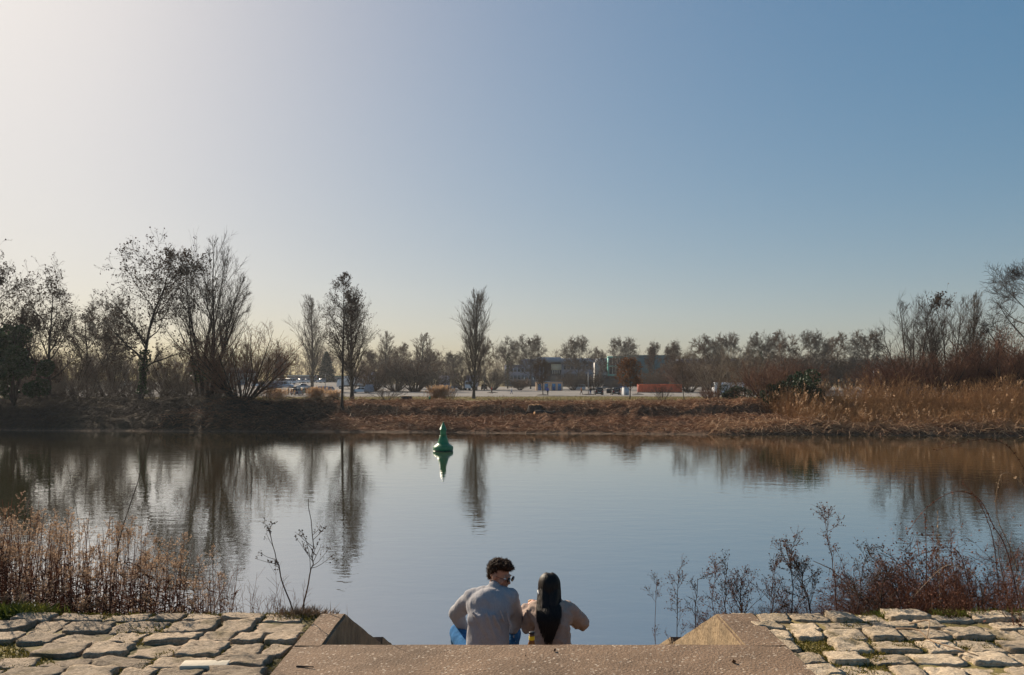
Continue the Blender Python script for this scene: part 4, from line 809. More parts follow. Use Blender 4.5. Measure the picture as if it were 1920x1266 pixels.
M['skin_w'] = mat('skin_fair', (0.50, 0.25, 0.18), 0.55, 0.12, 30, spec=.35)
M['hair_brown'] = mat('hair_brown', (0.040, 0.019, 0.010), 0.65, 0.5, 60, stretch=(1, 1, .4), spec=.12)
M['hair_black'] = mat('hair_black', (0.012, 0.007, 0.005), 0.5, 0.5, 80, stretch=(1, 1, .08), spec=.22)
M['knit_grey'] = mat('knit_grey', (0.33, 0.32, 0.33), 0.95, 0.10, 60, bump=1.0, bscale=5, spec=.1, stretch=(2.2, 1, .9), bdist=.03)
M['knit_beige'] = mat('knit_beige', (0.36, 0.275, 0.228), 0.95, 0.10, 60, bump=1.0, bscale=5, spec=.1, stretch=(1, 1, 2.0), bdist=.03)
M['denim'] = mat('denim', (0.035, 0.135, 0.30), 0.9, 0.3, 18, bump=.2, bscale=200, spec=.1)
M['denim_dark'] = mat('denim_dark', (0.02, 0.03, 0.07), 0.9, 0.3, 18, spec=.1)
M['shoe'] = mat('shoe_white', (0.6, 0.58, 0.55), 0.6, 0.1, 10)
M['lens'] = mat('dark_lens', (0.008, 0.009, 0.012), 0.15, 0.1, 5, spec=.25)
M['metal_dark'] = mat('metal_dark', (0.012, 0.011, 0.010), 0.45, 0.1, 5)
M['eye'] = mat('eye_white', (0.7, 0.68, 0.65), 0.3, 0.05, 5)

def head_parts(mb, c, Rm, s=1.0, jaw=1.0):
    T = lambda p: np.asarray(c) + s * (Rm @ np.asarray(p))
    E = lambda p, r_: ell(mb, T(p), np.array(r_) * s, Rm)
    E((0, -.018, .03), (.075, .095, .088)); E((0, .028, -.035), (.060 * jaw, .066, .075)); E((0, .045, -.078), (.044 * jaw, .046, .034)); E((0, .072, -.098), (.022, .018, .016))
    cap(mb, T((0, .086, .008)), T((0, .108, -.030)), .009 * s, .013 * s); E((.011, .098, -.034), (.009, .010, .008)); E((-.011, .098, -.034), (.009, .010, .008))
    E((0, .078, .020), (.054, .018, .012)); E((0, .088, -.060), (.024, .010, .006)); E((0, .087, -.070), (.021, .010, .007))
    for q in (-1, 1):
        E((q * .077, -.004, -.008), (.010, .020, .031)); E((q * .040, .062, -.025), (.024, .024, .024))
def hand(mb, wrist, direc, palm_n, s=1.0, curl=.7, spread=.08):
    """palm, four unequal bent fingers and a thumb from the side of the palm"""
    d = nrm(np.asarray(direc, float)); n = np.asarray(palm_n, float); n = nrm(n - d * np.dot(n, d)); sd = np.cross(d, n); w = np.asarray(wrist, float)
    for k in (-1, 0, 1): cap(mb, w + sd * k * .017 * s, w + d * .075 * s + sd * k * .024 * s, .014 * s, .012 * s, 10)
    for k, L in zip((-1.5, -.5, .5, 1.5), (.062, .076, .082, .070)):
        p = w + d * .082 * s + sd * k * .0185 * s; dd = nrm(d + sd * k * spread)
        for j, f in enumerate((.45, .32, .23)):
            dd = nrm(dd * math.cos(curl * (.5 + .3 * j)) + n * math.sin(curl * (.5 + .3 * j))); q = p + dd * L * f * s; cap(mb, p, q, (.0088 - .001 * j) * s, (.0082 - .001 * j) * s, 8); p = q
    p = w + d * .022 * s + sd * .026 * s; dd = nrm(d * .6 + sd * .65 + n * .45)
    for j, f in enumerate((.04, .032, .026)): q = p + dd * f * s; cap(mb, p, q, (.012 - .0015 * j) * s, (.0105 - .0015 * j) * s, 8); p = q; dd = nrm(dd + d * .35 + n * .15)

def sitting_person(label, loc, J, hd, hdir, skin, top_m, leg_m, sex, hands):
    e = empty("person", loc, 0, label, "person"); o = np.array(loc); L_ = {k: np.array(v) - o for k, v in J.items()}; m = sex == 'm'; k = 1.0 if m else .86
    Rm = frame(hdir); hc = np.array(hd) - o; sp = L_
    def torso(mb, g, sleeve):
        cap(mb, sp['pelvis'] + [-.075 * k, 0, 0], sp['pelvis'] + [.075 * k, 0, 0], .118 * k + g, .118 * k + g)
        cap(mb, sp['pelvis'] + [-.05, .0, .03], sp['waist'] + [-.05 * k, 0, 0], .110 * k + g, .090 * k + g); cap(mb, sp['pelvis'] + [.05, .0, .03], sp['waist'] + [.05 * k, 0, 0], .110 * k + g, .090 * k + g)
        for q in ('ls', 'rs'):
            inn = sp['chest'] + (sp[q] - sp['chest']) * [.42, .3, .1]; cap(mb, sp['waist'] + (inn - sp['waist']) * .15, inn, .094 * k + g, .112 * k + g)
            cap(mb, inn + [0, 0, .03], sp[q] * .72 + sp['neck'] * .28 + [0, 0, -.035], .10 * k + g, .070 * k + g); cap(mb, sp['neck'] + [0, .0, -.03], sp[q] + [0, 0, -.005], .055 * k + g, .060 * k + g)
        for a_, b_, c_ in (('ls', 'le', 'lw'), ('rs', 're', 'rw')):
            cap(mb, sp[a_], sp[b_], .062 * k + g * sleeve, .046 * k + g * sleeve); mid = sp[b_] + (sp[c_] - sp[b_]) * .4
            cap(mb, sp[b_], mid, .046 * k + g * sleeve, .044 * k + g * sleeve); cap(mb, mid, sp[c_], .042 * k + g * sleeve, .030 * k + g * sleeve)
    def legs(mb, g):
        cap(mb, sp['pelvis'] + [-.07 * k, 0, -.01], sp['pelvis'] + [.07 * k, 0, -.01], .112 * k + g, .112 * k + g)
        for h_, kn, an in (('lh', 'lk', 'la'), ('rh', 'rk', 'ra')):
            cap(mb, sp[h_], sp[kn], .088 * k + g, .062 * k + g); mid = sp[kn] + (sp[an] - sp[kn]) * .35 + [0, -.015, 0]; cap(mb, sp[kn], mid, .058 * k + g, .056 * k + g); cap(mb, mid, sp[an], .054 * k + g, .036 * k + g)
    b = MB(); torso(b, 0, 0); legs(b, 0); head_parts(b, hc, Rm, 1.0 if m else .95, 1.0 if m else .9)
    cap(b, sp['neck'] + [0, 0, -.03], hc + Rm @ np.array([0, -.02, -.06]), .056 * k, .054 * k)
    for q in ('la', 'ra'): cap(b, sp[q] + [0, -.02, -.035], sp[q] + [0, .13, -.05], .034, .028)
    for (w_, dr, pn, cu) in hands: hand(b, sp[w_], dr, pn, .95 * (1 if m else .9), cu)
    weld("body", b, .008, skin, e, 2)
    t = MB(); torso(t, .020 if m else .024, .9 if m else 1.15); ell(t, sp['chest'] + [0, -.012, .01], np.array([.165 * k, .118 * k, .17 * k])); ell(t, (sp['chest'] + sp['waist']) / 2 + [0, -.014, 0], np.array([.175 * k, .120 * k, .17 * k])); cap(t, sp['pelvis'] + [-.06 * k, -.02, .06], sp['chest'] + [-.06 * k, -.02, -.05], .118 * k, .112 * k); cap(t, sp['pelvis'] + [.06 * k, -.02, .06], sp['chest'] + [.06 * k, -.02, -.05], .118 * k, .112 * k)
    yb = min(sp['chest'][1], sp['waist'][1]) - .128 * k
    for j in range(6):                                # creases running from the shoulder line down across the back
        u0 = j / 5; a_ = sp['ls'] * (1 - u0) + sp['rs'] * u0; a_ = np.array([a_[0] * .9 + sp['chest'][0] * .1, yb + .012 + .05 * abs(u0 - .5), a_[2] - .05 - .03 * (j % 2)]); b_ = np.array([a_[0] + (.10 if m else .04) * (1 - .3 * j / 5), yb + .004 + .05 * abs(u0 - .3), a_[2] - .15 - .05 * (j % 3)]); cap(t, a_, b_, .013, .006, 8)
    for j in range(4):
        zz = sp['waist'][2] - .04 + .045 * j; sx_ = (-1) ** j; cap(t, np.array([sp['waist'][0] + sx_ * .12 * k, yb + .06, zz]), np.array([sp['waist'][0] + sx_ * .01, yb + .012, zz - .035]), .012, .005, 8)
    cap(t, sp['neck'] + [0, 0, -.04], sp['neck'] + (hc - sp['neck']) * .14, .070 * k, .060 * k)
    weld("sweater", t, .0125, top_m, e, 9, .0055 if m else .0085, (11, 6, 11) if m else (15, 9, 15), True, diag=m)
    for w_, e_ in (('lw', 'le'), ('rw', 're')):
        ax = nrm(sp[e_] - sp[w_]); cu = MB(); cap(cu, sp[w_] + ax * .005, sp[w_] + ax * .045, .038 * k + .014, .040 * k + .014, 12); weld("cuff", cu, .009, top_m, e, 2)
    hm_ = MB()
    for q in (-1, 1): cap(hm_, sp['pelvis'] + [q * .075 * k, -.008, -.005], sp['pelvis'] + [-q * .02, -.008, -.005], .124 * k + .016, .124 * k + .016, 16)
    hv = weld("waistband", hm_, .012, top_m, e, 3)
    for v in hv.data.vertices: v.co.z = sp['pelvis'][2] + (v.co.z - sp['pelvis'][2]) * .22 + .015
    g = MB(); legs(g, .014); weld("jeans", g, .014, leg_m, e, 5, .005, (14, 14, 22))
    for q in ('la', 'ra'):
        s_ = MB(); cap(s_, sp[q] + [0, -.03, -.035], sp[q] + [0, .14, -.05], .046, .040); weld("shoe", s_, .01, M['shoe'], e, 2)
    T = lambda p: hc + Rm @ np.asarray(p)
    for q in (-1, 1):
        eb = MB(); ell(eb, T((q * .032, .0745, .004)), np.array([.0125, .0115, .0115])); eb.build("eye", M['eye'], e, True)
    return e, hc, Rm, T
z_seat = SZ - .17 * 5
man_loc = (X(912, 6.56), 6.56, z_seat)
man, hc, Rm, T = sitting_person("man in grey sweater and jeans sitting on the steps, turned to show his sunglasses", man_loc,
    dict(pelvis=(X(913, 6.56), 6.56, z_seat + .118), waist=W(914, 1182, 6.58), chest=W(917, 1143, 6.64), neck=W(926, 1105, 6.72), ls=W(886, 1121, 6.73), rs=W(955, 1120, 6.66), le=W(855, 1150, 6.90), lw=W(870, 1180, 7.08), re=W(969, 1166, 6.86), rw=W(948, 1190, 7.08),
         lh=(X(893, 6.6), 6.62, z_seat + .10), rh=(X(933, 6.6), 6.62, z_seat + .10), lk=W(858, 1186, 7.05), rk=W(962, 1188, 7.06), la=(X(872, 7.25), 7.22, SZ - .17 * 7 + .075), ra=(X(944, 7.25), 7.22, SZ - .17 * 7 + .075)),
    W(937, 1078, 6.76), (.80, -.50, -.26), M['skin'], M['knit_grey'], M['denim'], 'm', [('lw', (.05, .8, -.5), (.6, 0, -.8), .5), ('rw', (-.2, .8, -.5), (-.5, 0, -.8), .5)])
h = MB(); E = lambda p, r_: ell(h, T(p), np.array(r_), Rm)
E((0, -.010, .088), (.076, .090, .044)); E((0, -.060, .040), (.077, .060, .078)); E((.01, .050, .104), (.058, .040, .028)); E((-.012, .080, .092), (.044, .024, .020)); E((-.03, .02, .118), (.035, .035, .018)); E((.064, -.035, .045), (.016, .045, .045)); E((-.064, -.035, .045), (.016, .045, .045)); E((0, -.075, -.03), (.048, .030, .040))
hair = weld("hair", h, .006, M['hair_brown'], man, 2, .012, (38, 38, 38))
rng = RNG(61); vs = np.array([v.co[:] for v in hair.data.vertices]); vn = np.array([v.normal[:] for v in hair.data.vertices]); q = rng.choice(len(vs), 1500)
P_, R_ = strands(vs[q], vn[q], rng.uniform(.012, .022, 1500), rng, .0017, .1, 4, .4); MB().tubes(P_, R_, 3).build("curls", M['hair_brown'], hair)
gl = empty("tmp"); bpy.data.objects.remove(gl)
fr = MB()
for s_ in (-1, 1):
    th = np.linspace(0, 2 * np.pi, 25); ring = np.array([T((s_ * .033 + .0255 * math.cos(a), .112, .004 + .0245 * math.sin(a))) for a in th]); fr.tubes(ring[None], np.full((1, 25), .0019), 5)
    fr.tubes(np.array([[T((s_ * .058, .110, .010)), T((s_ * .074, .06, .010)), T((s_ * .080, .0, .006)), T((s_ * .079, -.02, -.008))]]), np.full((1, 4), .0017), 5)
fr.tubes(np.array([[T((-.009, .113, .010)), T((0, .116, .013)), T((.009, .113, .010))]]), np.full((1, 3), .0018), 5)
frame_o = fr.build("sunglasses", M['metal_dark'], man)
for s_ in (-1, 1):
    lb = MB(); n = 20; th = np.linspace(0, 2 * np.pi, n, endpoint=False)
    lb.loft([[T((s_ * .033 + .025 * math.cos(a), yy, .004 + .024 * math.sin(a))) for a in th] for yy in (.111, .114)]); lb.build("lens", M['lens'], frame_o)

wom_loc = (X(1035, 6.56), 6.56, z_seat)
woman, hc, Rm, T = sitting_person("woman with long dark hair and a beige sweater sitting on the steps, seen from behind", wom_loc,
    dict(pelvis=(X(1036, 6.56), 6.56, z_seat + .108), waist=W(1036, 1184, 6.58), chest=W(1035, 1158, 6.62), neck=W(1032, 1127, 6.68), ls=W(1007, 1145, 6.68), rs=W(1063, 1145, 6.67), le=W(991, 1174, 6.80), lw=W(986, 1143, 7.00), re=W(1090, 1168, 6.82), rw=W(1064, 1152, 7.06),
         lh=(X(1020, 6.6), 6.62, z_seat + .10), rh=(X(1052, 6.6), 6.62, z_seat + .10), lk=(X(1012, 7.05), 7.05, 2.50), rk=(X(1056, 7.05), 7.05, 2.50), la=(X(1015, 7.25), 7.22, SZ - .17 * 7 + .075), ra=(X(1052, 7.25), 7.22, SZ - .17 * 7 + .075)),
    W(1030, 1103, 6.70), (.05, .98, -.12), M['skin_w'], M['knit_beige'], M['denim_dark'], 'f', [('lw', (.45, .1, .75), (.8, .1, -.4), .95), ('rw', (-.7, .3, .25), (-.2, .2, -.9), .8)])
h = MB(); E = lambda p, r_: ell(h, T(p), np.array(r_), Rm)
E((0, -.008, .045), (.082, .096, .078)); E((0, -.045, .0), (.080, .074, .09)); cap(h, T((-.028, -.055, -.02)), T((-.035, -.175, -.22)), .060, .045); cap(h, T((.028, -.055, -.02)), T((.020, -.175, -.22)), .060, .045); cap(h, T((-.01, -.175, -.20)), T((-.01, -.205, -.27)), .045, .025)
hair = weld("hair", h, .008, M['hair_black'], woman, 9, .003, (70, 30, 6))
n = 1500; th = rng.uniform(-2.0, 2.0, n); ph = rng.uniform(-.3, 1.35, n)          # roots all over the back and crown, then combed down over head, neck and back
L0 = np.stack([.088 * np.sin(th) * np.cos(ph), -.012 - .102 * np.cos(th) * np.cos(ph), .032 + .098 * np.sin(ph)], 1); Lh = (.16 + .10 * ph + rng.uniform(.14, .30, n)) * (1 - .30 * np.abs(np.sin(th)) ** 2); P_ = [L0]; d_ = np.zeros((n, 3)); K = 14
d_[:, 2] = -1
for k in range(K - 1):
    p = P_[-1]; d_ = nrm(d_ + rng.normal(0, .03, d_.shape) + np.stack([-.55 * p[:, 0] * (p[:, 2] < -.1) - .015 * (p[:, 2] < -.1), 0 * p[:, 0], -.25 * np.ones(n)], 1)); p = p + d_ * (Lh / (K - 1))[:, None]
    q = (p - [0, -.012, .032]) / [.090, .104, .100]; rr = np.linalg.norm(q, axis=1); k_ = (rr < 1) & (p[:, 2] > -.07); p[k_] = (q[k_] / rr[k_][:, None]) * [.090, .104, .100] + [0, -.012, .032]
    back = -.095 - .150 * smooth(-.04, -.22, p[:, 2]); lim = back + .05 * (np.abs(p[:, 0]) / .1) ** 2; p[:, 1] = np.where(p[:, 2] < -.05, np.minimum(p[:, 1], lim + rng.uniform(-.012, .01, n)), p[:, 1]); P_.append(p)
PL = np.stack(P_, 1); MB().tubes(hc + PL @ Rm.T, np.linspace(.0042, .0014, K)[None] * np.ones((n, 1)), 4).build("strands", M['hair_black'], hair, True)
clip = MB(); cap(clip, T((-.093, -.055, -.015)), T((-.086, -.085, -.035)), .008, .006); clip.build("hair_clip", M['shoe'], woman)
M['snack'] = mat('bread', (0.55, 0.33, 0.16), 0.8, .2, 20)
sb = MB(); ell(sb, np.array(W(997, 1128, 7.03)), np.array([.035, .025, .018])); tag(weld("bread_piece", sb, .008, M['snack'], None, 2, .003), "small piece of food held in the woman's raised hand", "food")

# bottle on the step beside the woman
M['amber'] = mat('amber_glass', (0.16, 0.06, 0.015), 0.15, .1, 5, spec=.6); M['yellow'] = mat('yellow_label', (0.70, 0.50, 0.02), 0.5, .08, 8); M['white_paint'] = mat('white_paint', (0.78, 0.78, 0.77), 0.45, .05, 2); M['black'] = mat('black_plastic', (0.015, 0.015, 0.017), 0.5, .1, 5)
bt = empty("drink_bottle", (X(997, 5.8), 5.8, SZ - .17 * 3), 0, "small bottle with a yellow label standing between the man and the woman", "bottle")
MB().lathe([(.030, 0), (.034, .012), (.034, .17), (.028, .205), (.020, .225), (.020, .262), (.0215, .262), (.0215, .268), (.020, .268), (.020, .275)], 20).build("body", M['amber'], bt, True)
MB().lathe([(.0212, .232), (.0215, .234), (.0215, .260), (.0212, .2605)], 20).build("label", M['yellow'], bt, True); MB().lathe([(.0205, .2755), (.0215, .277), (.0215, .287), (.019, .290)], 20).build("cap", M['black'], bt, True)
MB().lathe([(.0345, .05), (.0348, .052), (.0348, .15), (.0345, .152)], 20).build("label", M['white_paint'], bt, True)

# ------------------------------------------------------------------ buoy
M['green'] = mat('buoy_green', (0.004, 0.15, 0.052), 0.38, 0.18, 3, spec=.5); M['green_wet'] = mat('buoy_waterline', (0.010, 0.075, 0.035), 0.4, 0.35, 6)
db = CAMZ * FPX / (845 - HY); by = empty("river_buoy", (X(831, db), db, 0), 0, "green conical river buoy floating in mid river", "buoy")
MB().lathe([(.40, -.55), (.66, -.45), (.675, -.1), (.675, .05)], 40).build("waterline_band", M['green_wet'], by, True); MB().lathe([(.676, .051), (.69, .06), (.69, .27), (.675, .285), (.66, .29)], 40).build("float", M['green'], by, True)
MB().lathe([(.659, .291), (.62, .335), (.52, .40), (.43, .46), (.395, .50), (.36, .60), (.30, .82), (.255, .965), (.245, .975), (.21, .975)], 40).build("tower", M['green'], by, True)
MB().lathe([(.262, .976), (.275, .985), (.275, 1.02), (.262, 1.03), (.205, 1.031)], 32).build("ring", M['green'], by, True)
MB().lathe([(.205, 1.032), (.20, 1.20), (.205, 1.42), (.21, 1.43)], 32).build("mast", M['green'], by, True); tp = MB().lathe([(.20, 1.431), (.265, 1.435), (.265, 1.46), (.235, 1.48), (.06, 1.88), (.025, 1.93), (.025, 1.99), (.0, 2.0)], 32).build("topmark", M['green'], by, True)
for q in range(4): a = q * math.pi / 2 + .5; c_ = MB(); cap(c_, (.60 * math.cos(a), .60 * math.sin(a), .30), (.60 * math.cos(a), .60 * math.sin(a), .36), .02, .02, 8); c_.build("lifting_eye", M['metal_dark'], by)
bx_, by_ = X(806, 101), 101; b2 = empty("bank_marker", (bx_, by_, gz1(bx_, by_) + .05), 0, "small green buoy cone lying ashore on top of the far bank", "buoy")
MB().lathe([(.30, -.1), (.30, .1), (.12, .22), (.10, .3)], 16).build("base", M['white_paint'], b2, True); MB().lathe([(.14, .301), (.17, .32), (.15, .55), (.03, .78), (0, .8)], 16).build("cone", M['green'], b2, True)

# ------------------------------------------------------------------ stumps and logs on the cut bank
M['cut_wood'] = mat('cut_wood', (0.36, 0.20, 0.09), 0.8, .3, 6)
def stump(px, d, w, hgt, label, seed):
    rng = RNG(seed); x = X(px, d); e = empty("tree_stump", (x, d, gz1(x, d) - .05), 0, label, "stump", "stumps on the cut bank"); n = 18; th = np.linspace(0, 6.283, n, endpoint=False); k = 1 + .18 * np.sin(th * 3 + rng.uniform(0, 6)) + rng.normal(0, .06, n)
    R = lambda s, z: np.stack([w * s * k * np.cos(th), w * s * k * np.sin(th), np.full(n, z) + (0 if z < hgt * .9 else rng.normal(0, hgt * .06, n))], 1)
    MB().loft([R(.70, -.1), R(.56, hgt * .3), R(.5, hgt)], True, False).build("bark", M['bark'], e, True); c = R(.5, hgt) ; MB().loft([c * [.97, .97, 1] + [0, 0, -.03], c * [.95, .95, 1] + [0, 0, .01]]).build("cut_top", M['cut_wood'], e)
stump(697, 99, 1.15, .55, "cut tree stump with pale top, left of the two right of the slender tree", 1); stump(761, 100, 1.35, .75, "large split tree stump with pale top, below the sprawling bare shrub", 2); stump(650, 97, .8, .4, "small dark stump right beside the slender tree", 3); stump(1003, 87, 1.3, .8, "mossy stump below the peach kiosks on the cut bank", 4)
def log(px, d, L, r_, rz, label, seed, m='bark'):
    x = X(px, d); e = empty("fallen_log", (x, d, gz1(x, d) + r_ * .6), rz, label, "log"); rng = RNG(seed); P = np.stack([np.linspace(-L / 2, L / 2, 7), rng.normal(0, .05, 7), rng.normal(0, .04, 7)], 1)
    MB().tubes(P[None], np.linspace(r_, r_ * .7, 7)[None], 8).build("bark", M[m], e, True); MB().tubes(P[None, :1] + np.array([[[0, 0, 0], [.02, 0, 0]]]), np.full((1, 2), r_ * .96), 8, True).build("cut_end", M['cut_wood'], e)
log(1022, 86, 2.6, .28, .5, "thick mossy log lying across the middle of the cut bank", 5); log(562, 97, 2.2, .22, -.3, "pile-end log among brash left of the slender tree", 6); log(1275, 74.5, 3.6, .14, .05, "long dark log lying at the far waterline", 7, 'bark_dark'); log(668, 90, 1.3, .15, .8, "short log right of the slender tree's foot", 8)
# posts stuck in the bank
for i, (px, d, hgt) in enumerate([(937, 84, 1.5), (945, 83, 1.7), (1096, 86, 1.4), (742, 85, 1.4)]):
    x = X(px, d); z = gz1(x, d); stick("dead_stick", [(x, d, z - .1), (x + .1, d, z + hgt * .6), (x + .04 + .25 * (i % 2), d, z + hgt)], .03, M['bark_pale'], ["pale stick standing in the bank left of a slightly taller one", "taller of two pale sticks standing side by side in the bank", "pale crooked stick on the bank right of the mossy log", "single pale stick leaning on the bank below the large stump"][i], "stick")
# ------------------------------------------------------------------ cars and lorries
M['glass_dark'] = mat('car_glass', (0.015, 0.018, 0.022), 0.08, .1, 3, spec=.8); M['tyre'] = mat('tyre', (0.012, 0.012, 0.012), 0.85, .2, 8); M['tail'] = mat('tail_light', (0.30, 0.01, 0.01), 0.25, .1, 5); M['headl'] = mat('headlight', (0.75, 0.76, 0.78), 0.15, .05, 5, spec=.7); M['rim'] = mat('rim', (0.35, 0.35, 0.36), 0.35, .1, 5, metal=.7)
PAINT = {}
def paint(n, c):
    if n not in PAINT: PAINT[n] = mat('paint_' + n, c, 0.28, .04, 1, spec=.6)
    return PAINT[n]
for n_, c_ in dict(white=(.72, .73, .75), silver=(.42, .45, .50), black=(.015, .016, .02), grey=(.16, .17, .19), blue=(.05, .12, .30), lightblue=(.30, .40, .52), red=(.35, .03, .03), olive=(.12, .13, .06), lilac=(.40, .38, .48)).items(): paint(n_, c_)
def wheel(e, x, y, r_=.32, w=.2):
    n = 18; th = np.linspace(0, 6.283, n, endpoint=False); R = lambda rr, yy: np.stack([x + rr * np.cos(th), np.full(n, yy), r_ + rr * np.sin(th)], 1); sg = 1 if y > 0 else -1
    o = MB().loft([R(r_ * .82, y - sg * w / 2), R(r_, y - sg * w * .4), R(r_, y + sg * w * .4), R(r_ * .9, y + sg * w / 2)]).build("wheel", M['tyre'], e); MB().loft([R(r_ * .62, y + sg * w * .5), R(r_ * .58, y + sg * w * .53)]).build("rim", M['rim'], o)
def car(px, d, heading, colour, label, kind='hatch', s=1.0, group="cars parked on the far side", tailgate=False, door=False):
    """length along local +x, built from lofted sections"""
    x = X(px, d); e = empty("parked_car", (x, d, gz1(x, d) + .032), heading, label, "car", group); pm = paint(colour, None); L = dict(hatch=4.2, sedan=4.6, estate=4.7, suv=4.5, van=4.9)[kind]; Wd = dict(van=1.9, suv=1.85).get(kind, 1.78); Hh = dict(hatch=1.48, sedan=1.43, estate=1.50, suv=1.70, van=1.95)[kind]; h = L / 2; wb = L * .3
    belt = Hh * .60; sec = lambda xx, zb, zt, wd: [(xx, -wd / 2, zb), (xx, wd / 2, zb), (xx, wd / 2 * 1.0, zt * .72), (xx, wd / 2 * .94, zt), (xx, -wd / 2 * .94, zt), (xx, -wd / 2, zt * .72)]
    fr = belt * .86 if kind != 'van' else belt * .9
    body = [sec(-h, .42, belt * .80, Wd * .86), sec(-h + .10, .26, belt * .96, Wd * .96), sec(-h + .5, .22, belt, Wd), sec(0, .20, belt, Wd), sec(h * .42, .20, belt, Wd), sec(h - .45, .22, fr, Wd * .97), sec(h - .10, .25, fr * .85, Wd * .90), sec(h, .38, fr * .66, Wd * .78)]
    MB().loft(body).build("body", pm, e, bevel=.03)
    rear = dict(hatch=-h + .12, sedan=-h + .85, estate=-h + .12, suv=-h + .10, van=-h + .08)[kind]; rr = dict(hatch=.45, sedan=.55, estate=.30, suv=.22, van=.12)[kind]; fw = h * (.42 if kind != 'van' else .66); fs = .75 if kind != 'van' else .55; tw = Wd * .70
    base = lambda z, a, b_, w: [(a, -w / 2, z), (b_, -w / 2, z), (b_, w / 2, z), (a, w / 2, z)]
    MB().loft([base(belt + .002, rear, fw, Wd * .90), base(Hh - .07, rear + rr, fw - fs, tw)]).build("window", M['glass_dark'], e)
    MB().loft([base(Hh - .069, rear + rr - .03, fw - fs + .03, tw + .04), base(Hh, rear + rr + .08, fw - fs - .12, tw * .9)]).build("roof", pm, e)
    for q in (-1, 1):
        for (xb, xt) in ((rear, rear + rr), ((rear + fw) / 2, (rear + fw) / 2 + .05), (fw, fw - fs)):
            MB().tubes(np.array([[(xb, q * (Wd * .45 + .004), belt), (xt, q * (tw / 2 + .012), Hh - .065)]]), np.full((1, 2), .045), 5).build("pillar", pm, e)
        wheel(e, wb, q * (Wd / 2 - .10)); wheel(e, -wb, q * (Wd / 2 - .10))
        MB().box(h - .16, h - .04, q * Wd * .34 - .17, q * Wd * .34 + .17, fr * .62, fr * .80).build("headlight", M['headl'], e); MB().box(-h - .012, -h + .12, q * Wd * .38 - .13, q * Wd * .38 + .13, belt * .72, belt * .90).build("taillight", M['tail'], e)
        MB().box(fw - .35, fw - .2, q * (Wd / 2 + .07) - .08, q * (Wd / 2 + .07) + .08, belt, belt + .14).build("mirror", pm, e)
    MB().box(-h - .02, -h + .05, -.26, .26, .48, .59).build("number_plate", M['white_paint'], e); MB().box(-h - .015, -h + .1, -Wd * .42, Wd * .42, .27, .40).build("bumper", M['black'], e)
    if tailgate: MB().loft([[(-h + .3, -.62, Hh), (-h + .3, .62, Hh), (-h - .55, .6, Hh + .28), (-h - .55, -.6, Hh + .28)], [(-h + .3, -.62, Hh + .06), (-h + .3, .62, Hh + .06), (-h - .55, .6, Hh + .34), (-h - .55, -.6, Hh + .34)]]).build("tailgate", M['glass_dark'], e)
    if door: MB().loft([[(.6, Wd / 2, .35), (.45, Wd / 2 + 1.0, .35), (.45, Wd / 2 + 1.0, 1.35), (.6, Wd / 2, 1.4)], [(.66, Wd / 2, .35), (.51, Wd / 2 + 1.0, .35), (.51, Wd / 2 + 1.0, 1.35), (.66, Wd / 2, 1.4)]]).build("door", pm, e)
    e.scale = (s, s, s); return e
H90 = math.pi / 2
car(557, 172, H90, 'grey', "dark estate car with its tailgate up, nearest car at the left", 'estate', tailgate=True); car(619, 205, H90, 'silver', "silver car seen from behind, left of the slender tree", 'hatch'); car(676, 200, math.pi, 'white', "white saloon seen from the side before the white truck", 'sedan')
car(568, 186, 2.4, 'olive', "olive car half hidden right of the dark estate car", 'hatch'); car(571, 228, .3, 'silver', "pale car behind the dark estate car", 'sedan'); car(536, 235, .1, 'lightblue', "light blue pickup-sized car at the left car park", 'suv'); car(542, 262, 2.6, 'white', "white car behind the light blue one", 'van'); car(562, 285, 2.5, 'white', "white car in the back left row, right of the middle", 'hatch'); car(575, 288, 2.6, 'white', "white car in the back left row next to the poplar", 'sedan'); car(524, 292, 2.4, 'grey', "dark car in the back left row", 'hatch'); car(484, 240, .4, 'white', "white car seen through the reddish willow shrub", 'hatch'); car(455, 250, .2, 'silver', "silver car hidden behind the left trees", 'sedan'); car(601, 292, 2.5, 'silver', "small silver car just right of the left poplar", 'hatch'); car(648, 285, 2.6, 'white', "white car left of the white truck's cab", 'hatch'); car(706, 262, 3.0, 'white', "white car standing right of the white truck", 'hatch'); car(712, 300, 3.0, 'silver', "silver car farther back right of the white truck", 'hatch'); car(395, 245, .2, 'white', "white car glimpsed behind the willow stems", 'hatch'); car(320, 250, .2, 'silver', "silver car glimpsed between the alder and the willow", 'hatch'); car(240, 248, .2, 'white', "white car glimpsed left of the ivy-clad trunk", 'hatch'); car(45, 250, .2, 'white', "white car glimpsed under the ivy-covered tree", 'hatch')
car(853, 258, 3.3, 'silver', "silver car left of the tallest poplar", 'hatch'); car(908, 245, H90, 'black', "black car right of the tallest poplar", 'suv'); car(1084, 240, 2.7, 'white', "small white van right of the peach kiosks", 'van', .85); car(1122, 176, H90, 'black', "black car with white roof glare beside the man in dark clothes", 'suv'); car(1154, 176, H90, 'black', "black car with its left door open", 'suv', door=True); car(1165, 262, .1, 'blue', "dark blue car behind the orange-leaved tree", 'sedan'); car(1140, 265, .1, 'grey', "grey car behind the car with the open door", 'hatch')
